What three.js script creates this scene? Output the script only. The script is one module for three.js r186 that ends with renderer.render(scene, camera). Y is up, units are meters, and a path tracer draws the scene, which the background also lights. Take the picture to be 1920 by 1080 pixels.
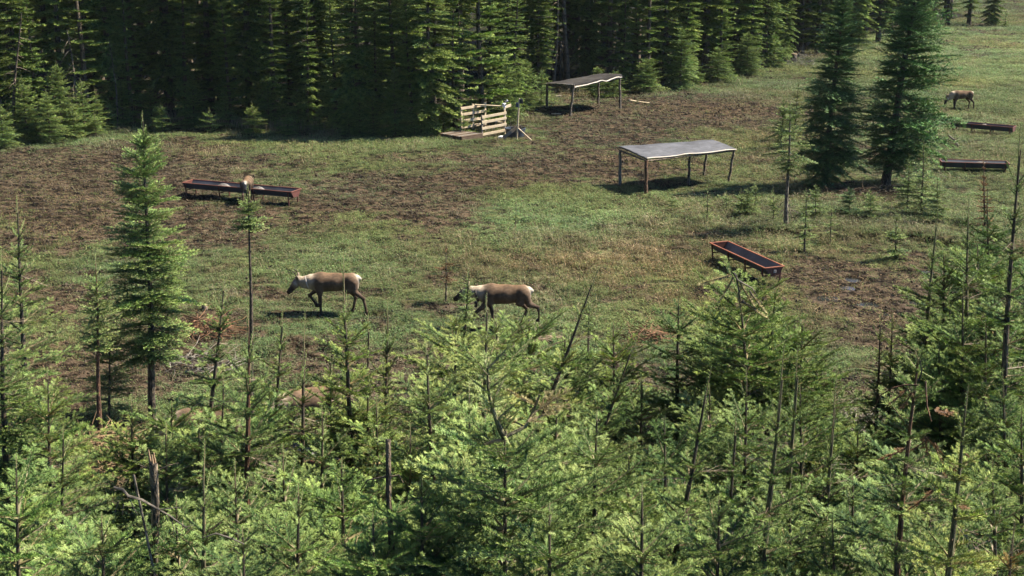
import * as THREE from 'three';
import { mergeGeometries, mergeVertices } from 'three/addons/utils/BufferGeometryUtils.js';
import { MarchingCubes } from 'three/addons/objects/MarchingCubes.js';
import { RoundedBoxGeometry } from 'three/addons/geometries/RoundedBoxGeometry.js';
import { Sky } from 'three/addons/objects/Sky.js';

// ------------------------------------------------------------------ camera, sky, sun, exposure
const scene = new THREE.Scene();
const F = 2500, PITCH = 15.65 * Math.PI / 180, EYE = 9;            // focal length in photo pixels, tilt, height of the viewing deck
const camera = new THREE.PerspectiveCamera(2 * Math.atan(540 / F) * 180 / Math.PI, 16 / 9, 0.1, 4000);
camera.position.set(0, EYE, 0);
camera.rotation.x = -PITCH;
scene.add(camera);
const renderer = new THREE.WebGLRenderer({ antialias: true });
renderer.toneMapping = THREE.LinearToneMapping;
renderer.toneMappingExposure = 3.0;
renderer.shadowMap.enabled = true;
const SUN = new THREE.Vector3(0.80, 1.0, -0.2).normalize();
const sky = new Sky();
sky.name = 'sky'; sky.userData.kind = 'structure';
sky.scale.setScalar(3500);
const su = sky.material.uniforms;
su.sunPosition.value.copy(SUN); su.turbidity.value = 7; su.rayleigh.value = 0.7; su.mieCoefficient.value = 0.004;
scene.add(sky);
scene.environmentIntensity = 0.1;
const sun = new THREE.DirectionalLight(new THREE.Color(1, 0.9, 0.72), 5);
sun.position.copy(SUN).multiplyScalar(120).add(new THREE.Vector3(0, 0, -60));
sun.target.position.set(0, 0, -60);
sun.castShadow = true;
sun.shadow.mapSize.set(4096, 4096);
Object.assign(sun.shadow.camera, { left: -90, right: 90, top: 90, bottom: -90, near: 1, far: 320 });
scene.add(sun, sun.target);
scene.fog = new THREE.FogExp2(new THREE.Color(0.75, 0.82, 0.85), 0.00008);

// ------------------------------------------------------------------ helpers
function rng(seed) { let a = seed | 0; return () => { a = (a + 0x6d2b79f5) | 0; let t = Math.imul(a ^ (a >>> 15), 1 | a); t = (t + Math.imul(t ^ (t >>> 7), 61 | t)) ^ t; return ((t ^ (t >>> 14)) >>> 0) / 4294967296; }; }
const V = (x, y, z) => new THREE.Vector3(x, y, z);
const lerp = (a, b, t) => a + (b - a) * t, clamp = (x, a = 0, b = 1) => Math.min(b, Math.max(a, x));
const smooth = (a, b, x) => { const t = clamp((x - a) / (b - a)); return t * t * (3 - 2 * t); };
function hash2(i, j) { let h = Math.imul(i, 374761393) ^ Math.imul(j, 668265263); h = Math.imul(h ^ (h >>> 13), 1274126177); return ((h ^ (h >>> 16)) >>> 0) / 4294967296; }
function noise(x, y) {
  const i = Math.floor(x), j = Math.floor(y), fx = x - i, fy = y - j, u = fx * fx * (3 - 2 * fx), v = fy * fy * (3 - 2 * fy);
  return lerp(lerp(hash2(i, j), hash2(i + 1, j), u), lerp(hash2(i, j + 1), hash2(i + 1, j + 1), u), v);
}
function fbm(x, y, oct = 4) { let s = 0, a = 0.5, n = 0; for (let k = 0; k < oct; k++) { s += a * noise(x, y); n += a; a *= 0.5; x = x * 2.03 + 17.1; y = y * 2.03 + 5.7; } return s / n; }
const cp = Math.cos(PITCH), sp = Math.sin(PITCH);
function ray(u, v) { const x = (u - 960) / F, y = -(v - 540) / F; return V(x, y * cp - sp, -y * sp - cp); }
function onPlane(u, v, h = 0) { const r = ray(u, v), t = (h - EYE) / r.y; return V(r.x * t, h, r.z * t); }      // the point at height h that shows there
function atDepth(u, v, d) { const r = ray(u, v), t = d / -r.z; return V(r.x * t, EYE + r.y * t, -d); }           // the point d metres ahead that shows there
function pixel(p) { const y = p.y - EYE, X = p.x, Y = y * cp + -p.z * sp, Z = -p.z * cp - y * sp; return [960 + F * X / Z, 540 - F * Y / Z]; }

const used = {};
function numbered(name) { const k = used[name] = (used[name] ?? -1) + 1; return k ? name + '_' + String(k).padStart(3, '0') : name; }
function tag(o, label, category, group, kind) { if (label) o.userData.label = label; if (category) o.userData.category = category; if (group) o.userData.group = group; if (kind) o.userData.kind = kind; return o; }
function thing(name, label, category, pos, turn = 0, group) {
  const o = new THREE.Group(); o.name = numbered(name); scene.add(o);
  if (pos) o.position.copy(pos);
  o.rotation.y = turn;
  return tag(o, label, category, group);
}
function mesh(name, geo, mat, parent = scene) {
  const m = new THREE.Mesh(Array.isArray(geo) ? mergeGeometries(geo.map((g) => (g.index ? g.toNonIndexed() : g))) : geo, mat);
  m.name = parent === scene ? numbered(name) : name; m.castShadow = m.receiveShadow = true;
  parent.add(m);
  return m;
}
function instanced(name, geo, mat, list, parent = scene) {         // list of {m: Matrix4, c: Color}
  const im = new THREE.InstancedMesh(geo, mat, list.length);
  im.name = parent === scene ? numbered(name) : name; im.castShadow = im.receiveShadow = true;
  list.forEach((e, i) => { im.setMatrixAt(i, e.m); if (e.c) im.setColorAt(i, e.c); });
  parent.add(im);
  return im;
}
// collects coloured triangles
class Tris {
  constructor() { this.p = []; this.c = []; }
  tri(a, b, c, col, tip = col) { this.p.push(a.x, a.y, a.z, b.x, b.y, b.z, c.x, c.y, c.z); this.c.push(...col, ...col, ...tip); }
  stick(a, b, r0, r1, col, sides = 3) {
    const d = b.clone().sub(a).normalize(), s = Math.abs(d.y) > 0.9 ? V(1, 0, 0) : V(0, 1, 0), e1 = d.clone().cross(s).normalize(), e2 = d.clone().cross(e1);
    const ring = (q, r, k) => { const t = k / sides * Math.PI * 2; return q.clone().addScaledVector(e1, Math.cos(t) * r).addScaledVector(e2, Math.sin(t) * r); };
    for (let k = 0; k < sides; k++) { const A = ring(a, r0, k), B = ring(a, r0, k + 1), C = ring(b, r1, k), D = ring(b, r1, k + 1); this.tri(A, C, B, col); this.tri(B, C, D, col); }
  }
  build() {
    const g = new THREE.BufferGeometry();
    g.setAttribute('position', new THREE.Float32BufferAttribute(this.p, 3));
    g.setAttribute('color', new THREE.Float32BufferAttribute(this.c, 3));
    g.computeVertexNormals();
    return g;
  }
}
// a tapered limb along points with radii, uv in metres
function limb(points, radii, sides = 8, rand = null, wob = 0) {
  const pos = [], uv = [], idx = [];
  let run = 0;
  points.forEach((p, i) => {
    const d = points[Math.min(i + 1, points.length - 1)].clone().sub(points[Math.max(i - 1, 0)]).normalize();
    const s = Math.abs(d.y) > 0.8 ? V(1, 0, 0) : V(0, 1, 0), e1 = d.clone().cross(s).normalize(), e2 = d.clone().cross(e1);
    if (i) run += p.distanceTo(points[i - 1]);
    for (let k = 0; k <= sides; k++) {
      const t = (k % sides) / sides * Math.PI * 2, r = radii[i] * (1 + (wob ? wob * (noise(k % sides * 1.7 + 3, i * 0.9 + radii[0] * 100) - 0.5) * 2 : 0));
      const q = p.clone().addScaledVector(e1, Math.cos(t) * r).addScaledVector(e2, Math.sin(t) * r);
      pos.push(q.x, q.y, q.z); uv.push(k / sides * 2 * Math.PI * radii[0], run);
    }
  });
  const n = sides + 1;
  for (let i = 0; i < points.length - 1; i++) for (let k = 0; k < sides; k++) { const a = i * n + k; idx.push(a, a + n, a + 1, a + 1, a + n, a + n + 1); }
  for (const [i, flip] of [[0, false], [points.length - 1, true]]) {   // end caps
    const c = pos.length / 3, p = points[i]; pos.push(p.x, p.y, p.z); uv.push(0, 0);
    for (let k = 0; k < sides; k++) { const a = i * n + k; flip ? idx.push(c, a + 1, a) : idx.push(c, a, a + 1); }
  }
  const g = new THREE.BufferGeometry();
  g.setAttribute('position', new THREE.Float32BufferAttribute(pos, 3)); g.setAttribute('uv', new THREE.Float32BufferAttribute(uv, 2)); g.setIndex(idx);
  g.computeVertexNormals();
  return g;
}
function box(w, h, d, x = 0, y = 0, z = 0, bevel = 0.004) { const g = new RoundedBoxGeometry(w, h, d, 1, Math.min(bevel, w / 3, h / 3, d / 3)); g.translate(x, y, z); return g; }
// a board from a to b, w wide (along side) and t thick
function board(a, b, up, w, t) {
  const d = b.clone().sub(a), L = d.length(), X = d.normalize(), Z = X.clone().cross(up).normalize(), Y = Z.clone().cross(X);
  const g = new RoundedBoxGeometry(L, w, t, 1, Math.min(0.006, t / 3));
  g.applyMatrix4(new THREE.Matrix4().makeBasis(X, Y, Z).setPosition(a.clone().add(b).multiplyScalar(0.5)));
  return g;
}

// ------------------------------------------------------------------ textures and materials
function tex(size, fn, srgb, rx = 1, ry = rx) {
  const data = new Uint8Array(size * size * 4);
  for (let y = 0; y < size; y++) for (let x = 0; x < size; x++) { const c = fn(x / size, y / size), o = (y * size + x) * 4; data[o] = c[0] * 255; data[o + 1] = c[1] * 255; data[o + 2] = c[2] * 255; data[o + 3] = 255; }
  const t = new THREE.DataTexture(data, size, size);
  t.wrapS = t.wrapT = THREE.RepeatWrapping; t.magFilter = THREE.LinearFilter; t.minFilter = THREE.LinearMipmapLinearFilter; t.generateMipmaps = true;
  if (srgb) t.colorSpace = THREE.SRGBColorSpace;
  t.repeat.set(rx, ry); t.needsUpdate = true;
  return t;
}
function tiled(x, y, per, oct = 4) {                                // tileable fbm on the unit square
  let s = 0, a = 0.5, n = 0;
  for (let k = 0; k < oct; k++) {
    const X = x * per, Y = y * per, i = Math.floor(X), j = Math.floor(Y), fx = X - i, fy = Y - j, u = fx * fx * (3 - 2 * fx), v = fy * fy * (3 - 2 * fy), m = (q) => ((q % per) + per) % per;
    s += a * lerp(lerp(hash2(m(i) + k * 77, m(j)), hash2(m(i + 1) + k * 77, m(j)), u), lerp(hash2(m(i) + k * 77, m(j + 1)), hash2(m(i + 1) + k * 77, m(j + 1)), u), v);
    n += a; a *= 0.62; per *= 2;
  }
  return s / n;
}
const soilTex = tex(1024, (x, y) => { const a = tiled(x, y, 24, 5), b = tiled(x + 0.37, y + 0.11, 7, 3), g = clamp(0.6 + (a - 0.5) * 2.0 + (b - 0.5) * 0.35, 0.12, 1); return [g, g * lerp(0.96, 1, b), g * lerp(0.9, 1, a)]; }, true, 0.2);
const soilBump = tex(1024, (x, y) => { const g = clamp(0.5 + (tiled(x, y, 24, 5) - 0.5) * 2); return [g, g, g]; }, false, 0.2);
const barkTex = tex(256, (x, y) => { const a = tiled(x, y, 8, 4), b = tiled(x * 4 % 1, y, 6, 3), g = clamp(0.55 + (a - 0.5) * 1.1 + (b - 0.5) * 0.5, 0.15, 1); return [g, g * 0.97, g * 0.93]; }, true, 4, 2);
const barkBump = tex(256, (x, y) => { const g = clamp(0.5 + (tiled(x, y, 8, 4) - 0.5) * 2); return [g, g, g]; }, false, 4, 2);
const grainTex = tex(256, (x, y) => { const a = tiled(x * 0.5 % 1, y, 4, 2), b = tiled(x, (y * 8) % 1, 4, 4), g = clamp(0.78 + (b - 0.5) * 0.5 + (a - 0.5) * 0.3, 0.3, 1); return [g, g * 0.97, g * 0.92]; }, true, 1.5, 6);
const rustTex = tex(256, (x, y) => { const a = tiled(x, y, 6, 5), s = smooth(0.45, 0.62, a); return [lerp(0.98, 0.72, s), lerp(0.9, 0.66, s), lerp(0.85, 0.66, s)]; }, true, 2);
const tarpTex = tex(512, (x, y) => { const a = tiled(x, y, 5, 5), b = tiled(x, y, 40, 2), g = clamp(0.82 + (a - 0.5) * 0.5 + (b - 0.5) * 0.12, 0.3, 1); return [g, g, g]; }, true, 0.5);
const C = (r, g, b) => new THREE.Color(r, g, b);
const std = (o) => new THREE.MeshStandardMaterial({ roughness: 0.9, ...o });
const phys = (o) => new THREE.MeshPhysicalMaterial({ roughness: 0.9, ...o });
const M = {
  soil: phys({ vertexColors: true, specularIntensity: 0.12, map: soilTex, bumpMap: soilBump, bumpScale: 0.08, roughness: 0.95 }),
  clod: phys({ vertexColors: true, roughness: 0.95, specularIntensity: 0.15 }),
  grass: phys({ vertexColors: true, roughness: 0.75, transmission: 0.25, thickness: 0, specularIntensity: 0.2, side: THREE.DoubleSide }),
  needle: phys({ vertexColors: true, roughness: 0.6, transmission: 0.1, thickness: 0, specularIntensity: 0.25, side: THREE.DoubleSide }),
  bark: std({ color: C(0.34, 0.27, 0.19), map: barkTex, bumpMap: barkBump, bumpScale: 0.015 }),
  barkGreen: std({ color: C(0.42, 0.4, 0.22), map: barkTex, bumpMap: barkBump, bumpScale: 0.01 }),
  barkRed: std({ color: C(0.4, 0.21, 0.12), map: barkTex, bumpMap: barkBump, bumpScale: 0.01 }),
  deadwood: std({ color: C(0.5, 0.43, 0.33), map: barkTex, bumpMap: barkBump, bumpScale: 0.006 }),
  stub: std({ color: C(0.42, 0.3, 0.19), map: grainTex }),
  twig: phys({ vertexColors: true, roughness: 0.95, specularIntensity: 0.2 }),
  bleached: std({ color: C(0.3, 0.265, 0.215), map: barkTex, bumpMap: barkBump, bumpScale: 0.004 }),
  post: std({ color: C(0.42, 0.35, 0.26), map: barkTex, bumpMap: barkBump, bumpScale: 0.008 }),
  postRed: std({ color: C(0.44, 0.25, 0.14), map: barkTex, bumpMap: barkBump, bumpScale: 0.008 }),
  lumber: std({ color: C(0.84, 0.71, 0.52), map: grainTex }),
  lumberOld: std({ color: C(0.16, 0.105, 0.068), map: grainTex }),
  lumberGrey: std({ color: C(0.3, 0.27, 0.23), map: grainTex }),
  rimOrange: std({ color: C(0.32, 0.12, 0.06), map: rustTex, roughness: 0.7 }),
  rimRust: std({ color: C(0.17, 0.066, 0.042), map: rustTex, roughness: 0.7 }),
  rust: std({ color: C(0.1, 0.034, 0.022), map: rustTex, roughness: 0.7 }),
  liner: std({ color: C(0.085, 0.088, 0.105), map: tarpTex, roughness: 0.6 }),
  tarp: phys({ color: C(0.135, 0.137, 0.15), map: tarpTex, roughness: 0.9, specularIntensity: 0.25, side: THREE.DoubleSide }),
  tarpDark: phys({ color: C(0.062, 0.055, 0.05), map: tarpTex, roughness: 0.9, specularIntensity: 0.25, side: THREE.DoubleSide }),
  hem: std({ color: C(0.42, 0.37, 0.31), roughness: 0.8 }),
  black: std({ color: C(0.02, 0.022, 0.025), roughness: 0.5 }),
  blueBlack: std({ color: C(0.035, 0.045, 0.06), roughness: 0.5 }),
  white: std({ color: C(0.78, 0.78, 0.76), roughness: 0.6 }),
  feed: std({ color: C(0.2, 0.185, 0.17), map: soilTex }),
  hide: phys({ vertexColors: true, roughness: 0.95, specularIntensity: 0.2 }),
  velvet: std({ color: C(0.05, 0.035, 0.025), roughness: 0.9 }),
  strap: std({ color: C(0.035, 0.025, 0.02), roughness: 0.7 }),
  water: phys({ color: C(0.02, 0.022, 0.02), roughness: 0.06, ior: 1.33 }),
};

// ------------------------------------------------------------------ the ground
// where mud is trodden bare (+) or grass grows (-): pixel centre, radii, weight, turned into places on the meadow once
function place([u, v, ru, rv, w]) { const c = onPlane(u, v), a = onPlane(u, v - rv), b = onPlane(u, v + rv); return [c.x, c.z, ru * -c.z / F * 1.04, Math.abs(a.z - b.z) / 2, w > 0 ? w * 1.15 : w]; }
const MUD = [
  [120, 320, 240, 55, 0.75], [330, 350, 170, 40, 0.4], [60, 430, 150, 70, 0.35], [560, 400, 160, 35, 0.3], [820, 385, 120, 40, 0.4], [930, 300, 230, 30, 0.3], [700, 340, 160, 25, 0.3],
  [1120, 235, 120, 40, 0.45], [1290, 200, 170, 30, 0.4], [1380, 215, 120, 35, 0.3], [1050, 330, 120, 25, 0.15], [1650, 560, 130, 60, 0.6], [1560, 520, 60, 40, 0.3], [700, 690, 130, 50, 0.4], [330, 640, 90, 60, 0.45], [130, 560, 120, 50, 0.25],
  [150, 690, 140, 60, 0.35], [1680, 700, 120, 90, 0.3], [380, 430, 140, 30, 0.3], [1000, 700, 400, 120, 0.15], [1250, 330, 80, 22, 0.3],
  [480, 258, 120, 16, -0.25], [680, 275, 150, 28, -0.45], [1030, 390, 130, 45, -0.35], [650, 470, 130, 45, -0.35], [1220, 385, 170, 28, -0.3], [1850, 180, 160, 200, -0.7], [1420, 270, 80, 30, -0.2], [1560, 420, 200, 25, -0.35],
  [1150, 600, 220, 60, -0.2], [880, 480, 130, 40, -0.25], [200, 250, 120, 12, -0.3], [1420, 170, 110, 18, -0.25], [1700, 380, 160, 50, -0.35],
].map(place);
const STRAW = [[1150, 470, 170, 38, 0.7], [1370, 400, 150, 25, 0.35], [1480, 300, 90, 60, 0.3], [1000, 500, 160, 30, 0.35], [1400, 190, 130, 30, 0.35], [1600, 430, 260, 30, 0.4], [330, 300, 260, 60, 0.12]].map(place);
const PALE = [[1860, 90, 170, 110, 0.55], [560, 265, 200, 20, 0.2], [1020, 395, 140, 40, 0.2]].map(place);
const WET = [[1590, 535, 13, 4, 0.9], [1555, 555, 20, 6, 1], [1628, 565, 22, 5, 1], [1725, 567, 24, 10, 1.2], [1795, 432, 34, 10, 1.2], [1740, 508, 12, 7, 1], [1600, 520, 16, 5, 0.9], [1660, 585, 18, 5, 0.9], [330, 800, 40, 18, 0.9], [700, 590, 26, 5, 0.6]].map(place);
const blob = (list, x, z) => { let s = 0; for (const [cx, cz, rx, rz, w] of list) { const a = (x - cx) / rx, b = (z - cz) / rz, q = a * a + b * b; if (q < 7) s += w * Math.exp(-q); } return s; };
function mudAt(x, z) { return clamp(0.44 + blob(MUD, x, z) + (fbm(x * 0.35, z * 0.35, 4) - 0.5) * 0.8 + (fbm(x * 1.7 + 9, z * 1.7, 3) - 0.5) * 0.85); }
function strawAt(x, z) { return clamp(blob(STRAW, x, z) + (fbm(x * 0.5 + 40, z * 0.5, 3) - 0.45) * 0.7); }
function wetAt(x, z) { return blob(WET, x, z) * (0.2 + 1.5 * fbm(x * 2.6, z * 2.6 + 50, 3)); }
const BANK = [[1440, 436], [1500, 442], [1570, 447], [1640, 446], [1720, 450], [1800, 462], [1900, 470]].map(([u, v]) => onPlane(u, v));
function bankAt(x, z) {                                             // the low sedge bank at the right of the meadow
  if (x < BANK[0].x - 1.5) return 0;
  let i = 0; while (i < BANK.length - 2 && x > BANK[i + 1].x) i++;
  const t = (x - BANK[i].x) / (BANK[i + 1].x - BANK[i].x), zl = lerp(BANK[i].z, BANK[i + 1].z, t) + (noise(x * 1.3, 3) - 0.5) * 0.5, e = smooth(BANK[0].x - 1.5, BANK[0].x + 0.5, x);
  return e * 0.2 * smooth(0.12, -0.12, z - zl) * smooth(-9, -2.5, z - zl);
}
const EDGE = [[-200, 268], [0, 266], [100, 256], [200, 236], [300, 226], [450, 236], [600, 240], [720, 242], [850, 246], [940, 235], [1000, 195], [1060, 175], [1200, 168], [1300, 162], [1400, 138], [1480, 118], [1560, 108], [1650, 78], [1740, 52], [1800, 45], [1880, 42]].map(([u, v]) => onPlane(u, v));
function edgeZ(x) { for (let i = 0; i < EDGE.length - 1; i++) if (x < EDGE[i + 1].x) return lerp(EDGE[i].z, EDGE[i + 1].z, clamp((x - EDGE[i].x) / (EDGE[i + 1].x - EDGE[i].x))); return -400; }
const beyond = (x, z) => edgeZ(x) - z;                              // metres behind the edge of the forest

function heightAt(x, z) {
  return (fbm(x * 0.22, z * 0.22, 3) - 0.5) * 0.16 + (fbm(x * 1.5 + 3, z * 1.5, 3) - 0.5) * 0.15 + (z > -70 ? (fbm(x * 4.1, z * 4.1 + 7, 2) - 0.5) * 0.06 : 0) + bankAt(x, z) - 0.11 * smooth(0.25, 0.6, wetAt(x, z)) - 0.02;
}
{
  const ds = [];
  for (let d = -120; d < 14; d += d < 0 ? 12 : 3) ds.push(d);
  for (let d = 14; d < 165; d *= 1.0042) ds.push(d);
  for (let d = 168; d < 3200; d *= 1.12) ds.push(d);
  const ks = [];
  for (let k = 0.5; k < 60; k *= 1.35) ks.unshift(-k);
  const nk = 380;
  for (let i = 1; i < nk; i++) ks.push(-0.5 + i / nk);
  for (let k = 0.5; k < 60; k *= 1.35) ks.push(k);
  const pos = [], col = [], uv = [], idx = [], w = ks.length;
  for (const d of ds) {
    const s = Math.max(15, d);
    for (const k of ks) {
      const x = k * s, z = -d, near = Math.abs(k) <= 0.5 && d > 10 && d < 170;
      const y = near ? heightAt(x, z) : -0.03;
      pos.push(x, y, z); uv.push(x, z);
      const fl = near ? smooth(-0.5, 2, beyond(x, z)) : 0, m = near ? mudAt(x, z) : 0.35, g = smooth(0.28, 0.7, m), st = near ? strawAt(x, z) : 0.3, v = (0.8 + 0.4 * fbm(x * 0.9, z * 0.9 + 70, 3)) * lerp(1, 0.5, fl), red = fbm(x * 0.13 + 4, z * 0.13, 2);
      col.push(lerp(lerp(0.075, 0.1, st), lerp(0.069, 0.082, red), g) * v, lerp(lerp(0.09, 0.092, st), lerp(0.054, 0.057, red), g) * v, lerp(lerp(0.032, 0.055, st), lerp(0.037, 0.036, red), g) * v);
    }
  }
  for (let i = 0; i < ds.length - 1; i++) for (let k = 0; k < w - 1; k++) { const a = i * w + k; idx.push(a, a + 1, a + w, a + 1, a + w + 1, a + w); }
  const g = new THREE.BufferGeometry();
  g.setAttribute('position', new THREE.Float32BufferAttribute(pos, 3)); g.setAttribute('color', new THREE.Float32BufferAttribute(col, 3)); g.setAttribute('uv', new THREE.Float32BufferAttribute(uv, 2)); g.setIndex(idx);
  g.computeVertexNormals();
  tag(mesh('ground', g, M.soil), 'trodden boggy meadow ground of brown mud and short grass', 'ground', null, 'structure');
}
// puddles lie in the hollows
for (const [cx, cz, rx, rz] of WET) {
  const n = 28, s = new THREE.Shape();
  for (let k = 0; k < n; k++) { const t = k / n * Math.PI * 2, r = 1.15; const x = Math.cos(t) * rx * r, y = Math.sin(t) * rz * r; k ? s.lineTo(x, y) : s.moveTo(x, y); }
  const g = new THREE.ShapeGeometry(s); g.rotateX(-Math.PI / 2);
  const m = mesh('puddle', g, M.water); m.position.set(cx, -0.085, cz);
  m.userData.kind = 'structure';
}
// grass, sedge and clods: nobody could count them
function grassPatch(seed, n, rad, hMin, hMax, wBlade, lean, cols) {
  const r = rng(seed), t = new Tris();
  for (let i = 0; i < n; i++) {
    const a = r() * 6.283, q = Math.sqrt(r()) * rad, h = lerp(hMin, hMax, r() * r()), d = r() * 6.283, l = h * lean * (0.3 + r()), p = V(Math.cos(a) * q, -0.02, Math.sin(a) * q);
    const w = wBlade * (0.6 + 0.8 * r()) / 2, wx = Math.cos(d + 1.57) * w, wz = Math.sin(d + 1.57) * w, c0 = cols[Math.floor(r() * cols.length)], k = 0.75 + 0.5 * r(), c = c0.map((x) => x * k);
    const m = p.clone().add(V(Math.cos(d) * l * 0.35, h * 0.65, Math.sin(d) * l * 0.35)), e = p.clone().add(V(Math.cos(d) * l, h * (1 - 0.25 * lean), Math.sin(d) * l));
    t.tri(p.clone().add(V(-wx, 0, -wz)), p.clone().add(V(wx, 0, wz)), m, c); t.tri(m.clone().add(V(-wx * 0.9, 0, -wz * 0.9)), m.clone().add(V(wx * 0.9, 0, wz * 0.9)), e, c);
  }
  return t.build();
}
{
  const G = [[0.115, 0.185, 0.06], [0.09, 0.165, 0.058], [0.16, 0.215, 0.08], [0.17, 0.2, 0.09]], S = [[0.22, 0.19, 0.11], [0.15, 0.125, 0.075], [0.14, 0.14, 0.07], [0.3, 0.26, 0.17]], D = [[0.1, 0.073, 0.048], [0.065, 0.048, 0.034], [0.17, 0.135, 0.085]];
  const kinds = [0, 1, 2].map((k) => grassPatch(100 + k, 46, 0.26, 0.04, 0.15, 0.014, 1.0, [...G, ...G, S[0]]));
  const straw = [0, 1].map((k) => grassPatch(200 + k, 36, 0.24, 0.1, 0.34, 0.01, 0.75, [...S, ...S, G[3]]));
  const litter = [0, 1].map((k) => grassPatch(300 + k, 34, 0.3, 0.015, 0.09, 0.02, 2.2, [...D, S[1], G[2]]));
  const lists = [[], [], [], [], [], [], []], r = rng(5), q = new THREE.Quaternion(), Y = V(0, 1, 0);
  const clods = [[], []];
  for (let i = 0; i < 210000; i++) {
    const d = lerp(16, 150, r()), x = (r() - 0.5) * 0.98 * d, z = -d, b = beyond(x, z);
    if (b > 3 + r() * 3) continue;
    const m = mudAt(x, z), st = strawAt(x, z), wet = wetAt(x, z);
    if (wet > 0.5) continue;
    let kind;
    const pick = r();
    if (m > 0.5 && r() < smooth(0.38, 0.8, m) * 0.84) { kind = pick < 0.4 ? 5 + (i & 1) : -1; } else if (pick < st * 0.6) kind = 3 + (i & 1); else kind = pick > 0.84 ? 5 + (i & 1) : i % 3;
    const y = heightAt(x, z), far = lerp(0.85, 1.5, smooth(25, 110, d));
    if (kind < 0) {
      const s = (0.014 + 0.04 * r() * r()) * lerp(0.9, 1.6, smooth(25, 90, d));
      q.set(r() - 0.5, r() - 0.5, r() - 0.5, r() - 0.5).normalize();
      const v = 0.6 + 0.7 * r();
      clods[i & 1].push({ m: new THREE.Matrix4().compose(V(x, y + s * 0.15, z), q, V(s * 1.3, s * 0.8, s)), c: C(0.06 * v, 0.048 * v, 0.033 * v) });
      continue;
    }
    q.setFromAxisAngle(Y, r() * 6.283);
    const lush = clamp(1 - m), s = far * (kind < 3 ? lerp(0.55, 1.1, lush) : 1) * (0.7 + 0.5 * r() + (r() < 0.12 ? 0.6 : 0)), v = (0.6 + 0.8 * fbm(x * 0.6 + 11, z * 0.6, 3)) * (0.75 + 0.5 * r()) * (1 + Math.min(0.5, blob(PALE, x, z)));
    const warm = fbm(x * 0.2 + 31, z * 0.2 + 8, 2);
    lists[kind].push({ m: new THREE.Matrix4().compose(V(x, y, z), q, V(s, s * (b > -1.5 ? 1.5 : 1), s)), c: C(v * lerp(0.85, 1.3, warm), v, v * lerp(1.05, 0.8, warm)) });
  }
  const names = ['short_grass', 'short_grass', 'short_grass', 'sedge', 'sedge', 'plant_litter', 'plant_litter'];
  const words = ['short green grass growing over the boggy meadow', 'tall dry straw coloured sedge on the meadow', 'flattened dead plant litter on the bare mud'];
  lists.forEach((l, k) => tag(instanced(names[k], [...kinds, ...straw, ...litter][k], M.grass, l), words[k < 3 ? 0 : k < 5 ? 1 : 2], k < 3 ? 'grass' : k < 5 ? 'sedge' : 'litter', null, 'stuff'));
  clods.forEach((l, k) => {
    const g = new THREE.IcosahedronGeometry(1, 1), p = g.attributes.position, c = [];
    for (let i = 0; i < p.count; i++) { const n = 0.75 + 0.5 * noise(p.getX(i) * 2 + 9 + k * 20, p.getY(i) * 2 + p.getZ(i) * 2.3); p.setXYZ(i, p.getX(i) * n, p.getY(i) * n, p.getZ(i) * n); c.push(1, 1, 1); }
    g.setAttribute('color', new THREE.Float32BufferAttribute(c, 3)); g.computeVertexNormals();
    tag(instanced('mud_clods', g, M.clod, l), 'small clods of dark trampled mud on the meadow', 'mud', null, 'stuff');
  });
}

// ------------------------------------------------------------------ conifers
// one bough along +x, flat in xz: an axis, side shoots, and needles round each shoot
const PALETTE = {
  fir: { old: [0.079, 0.138, 0.044], fresh: [0.27, 0.35, 0.11], wood: [0.2, 0.16, 0.09] },
  pale: { old: [0.107, 0.168, 0.057], fresh: [0.375, 0.435, 0.16], wood: [0.24, 0.2, 0.12] },
  blue: { old: [0.058, 0.112, 0.046], fresh: [0.125, 0.205, 0.07], wood: [0.09, 0.075, 0.05] },
  forest: { old: [0.085, 0.135, 0.043], fresh: [0.245, 0.305, 0.085], wood: [0.13, 0.1, 0.07] },
  dry: { old: [0.2, 0.13, 0.07], fresh: [0.24, 0.15, 0.08], wood: [0.22, 0.17, 0.12] },
  rusty: { old: [0.17, 0.085, 0.04], fresh: [0.25, 0.15, 0.07], wood: [0.12, 0.08, 0.05] },
  straw: { old: [0.3, 0.24, 0.11], fresh: [0.42, 0.37, 0.18], wood: [0.2, 0.16, 0.1] },
};
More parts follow.
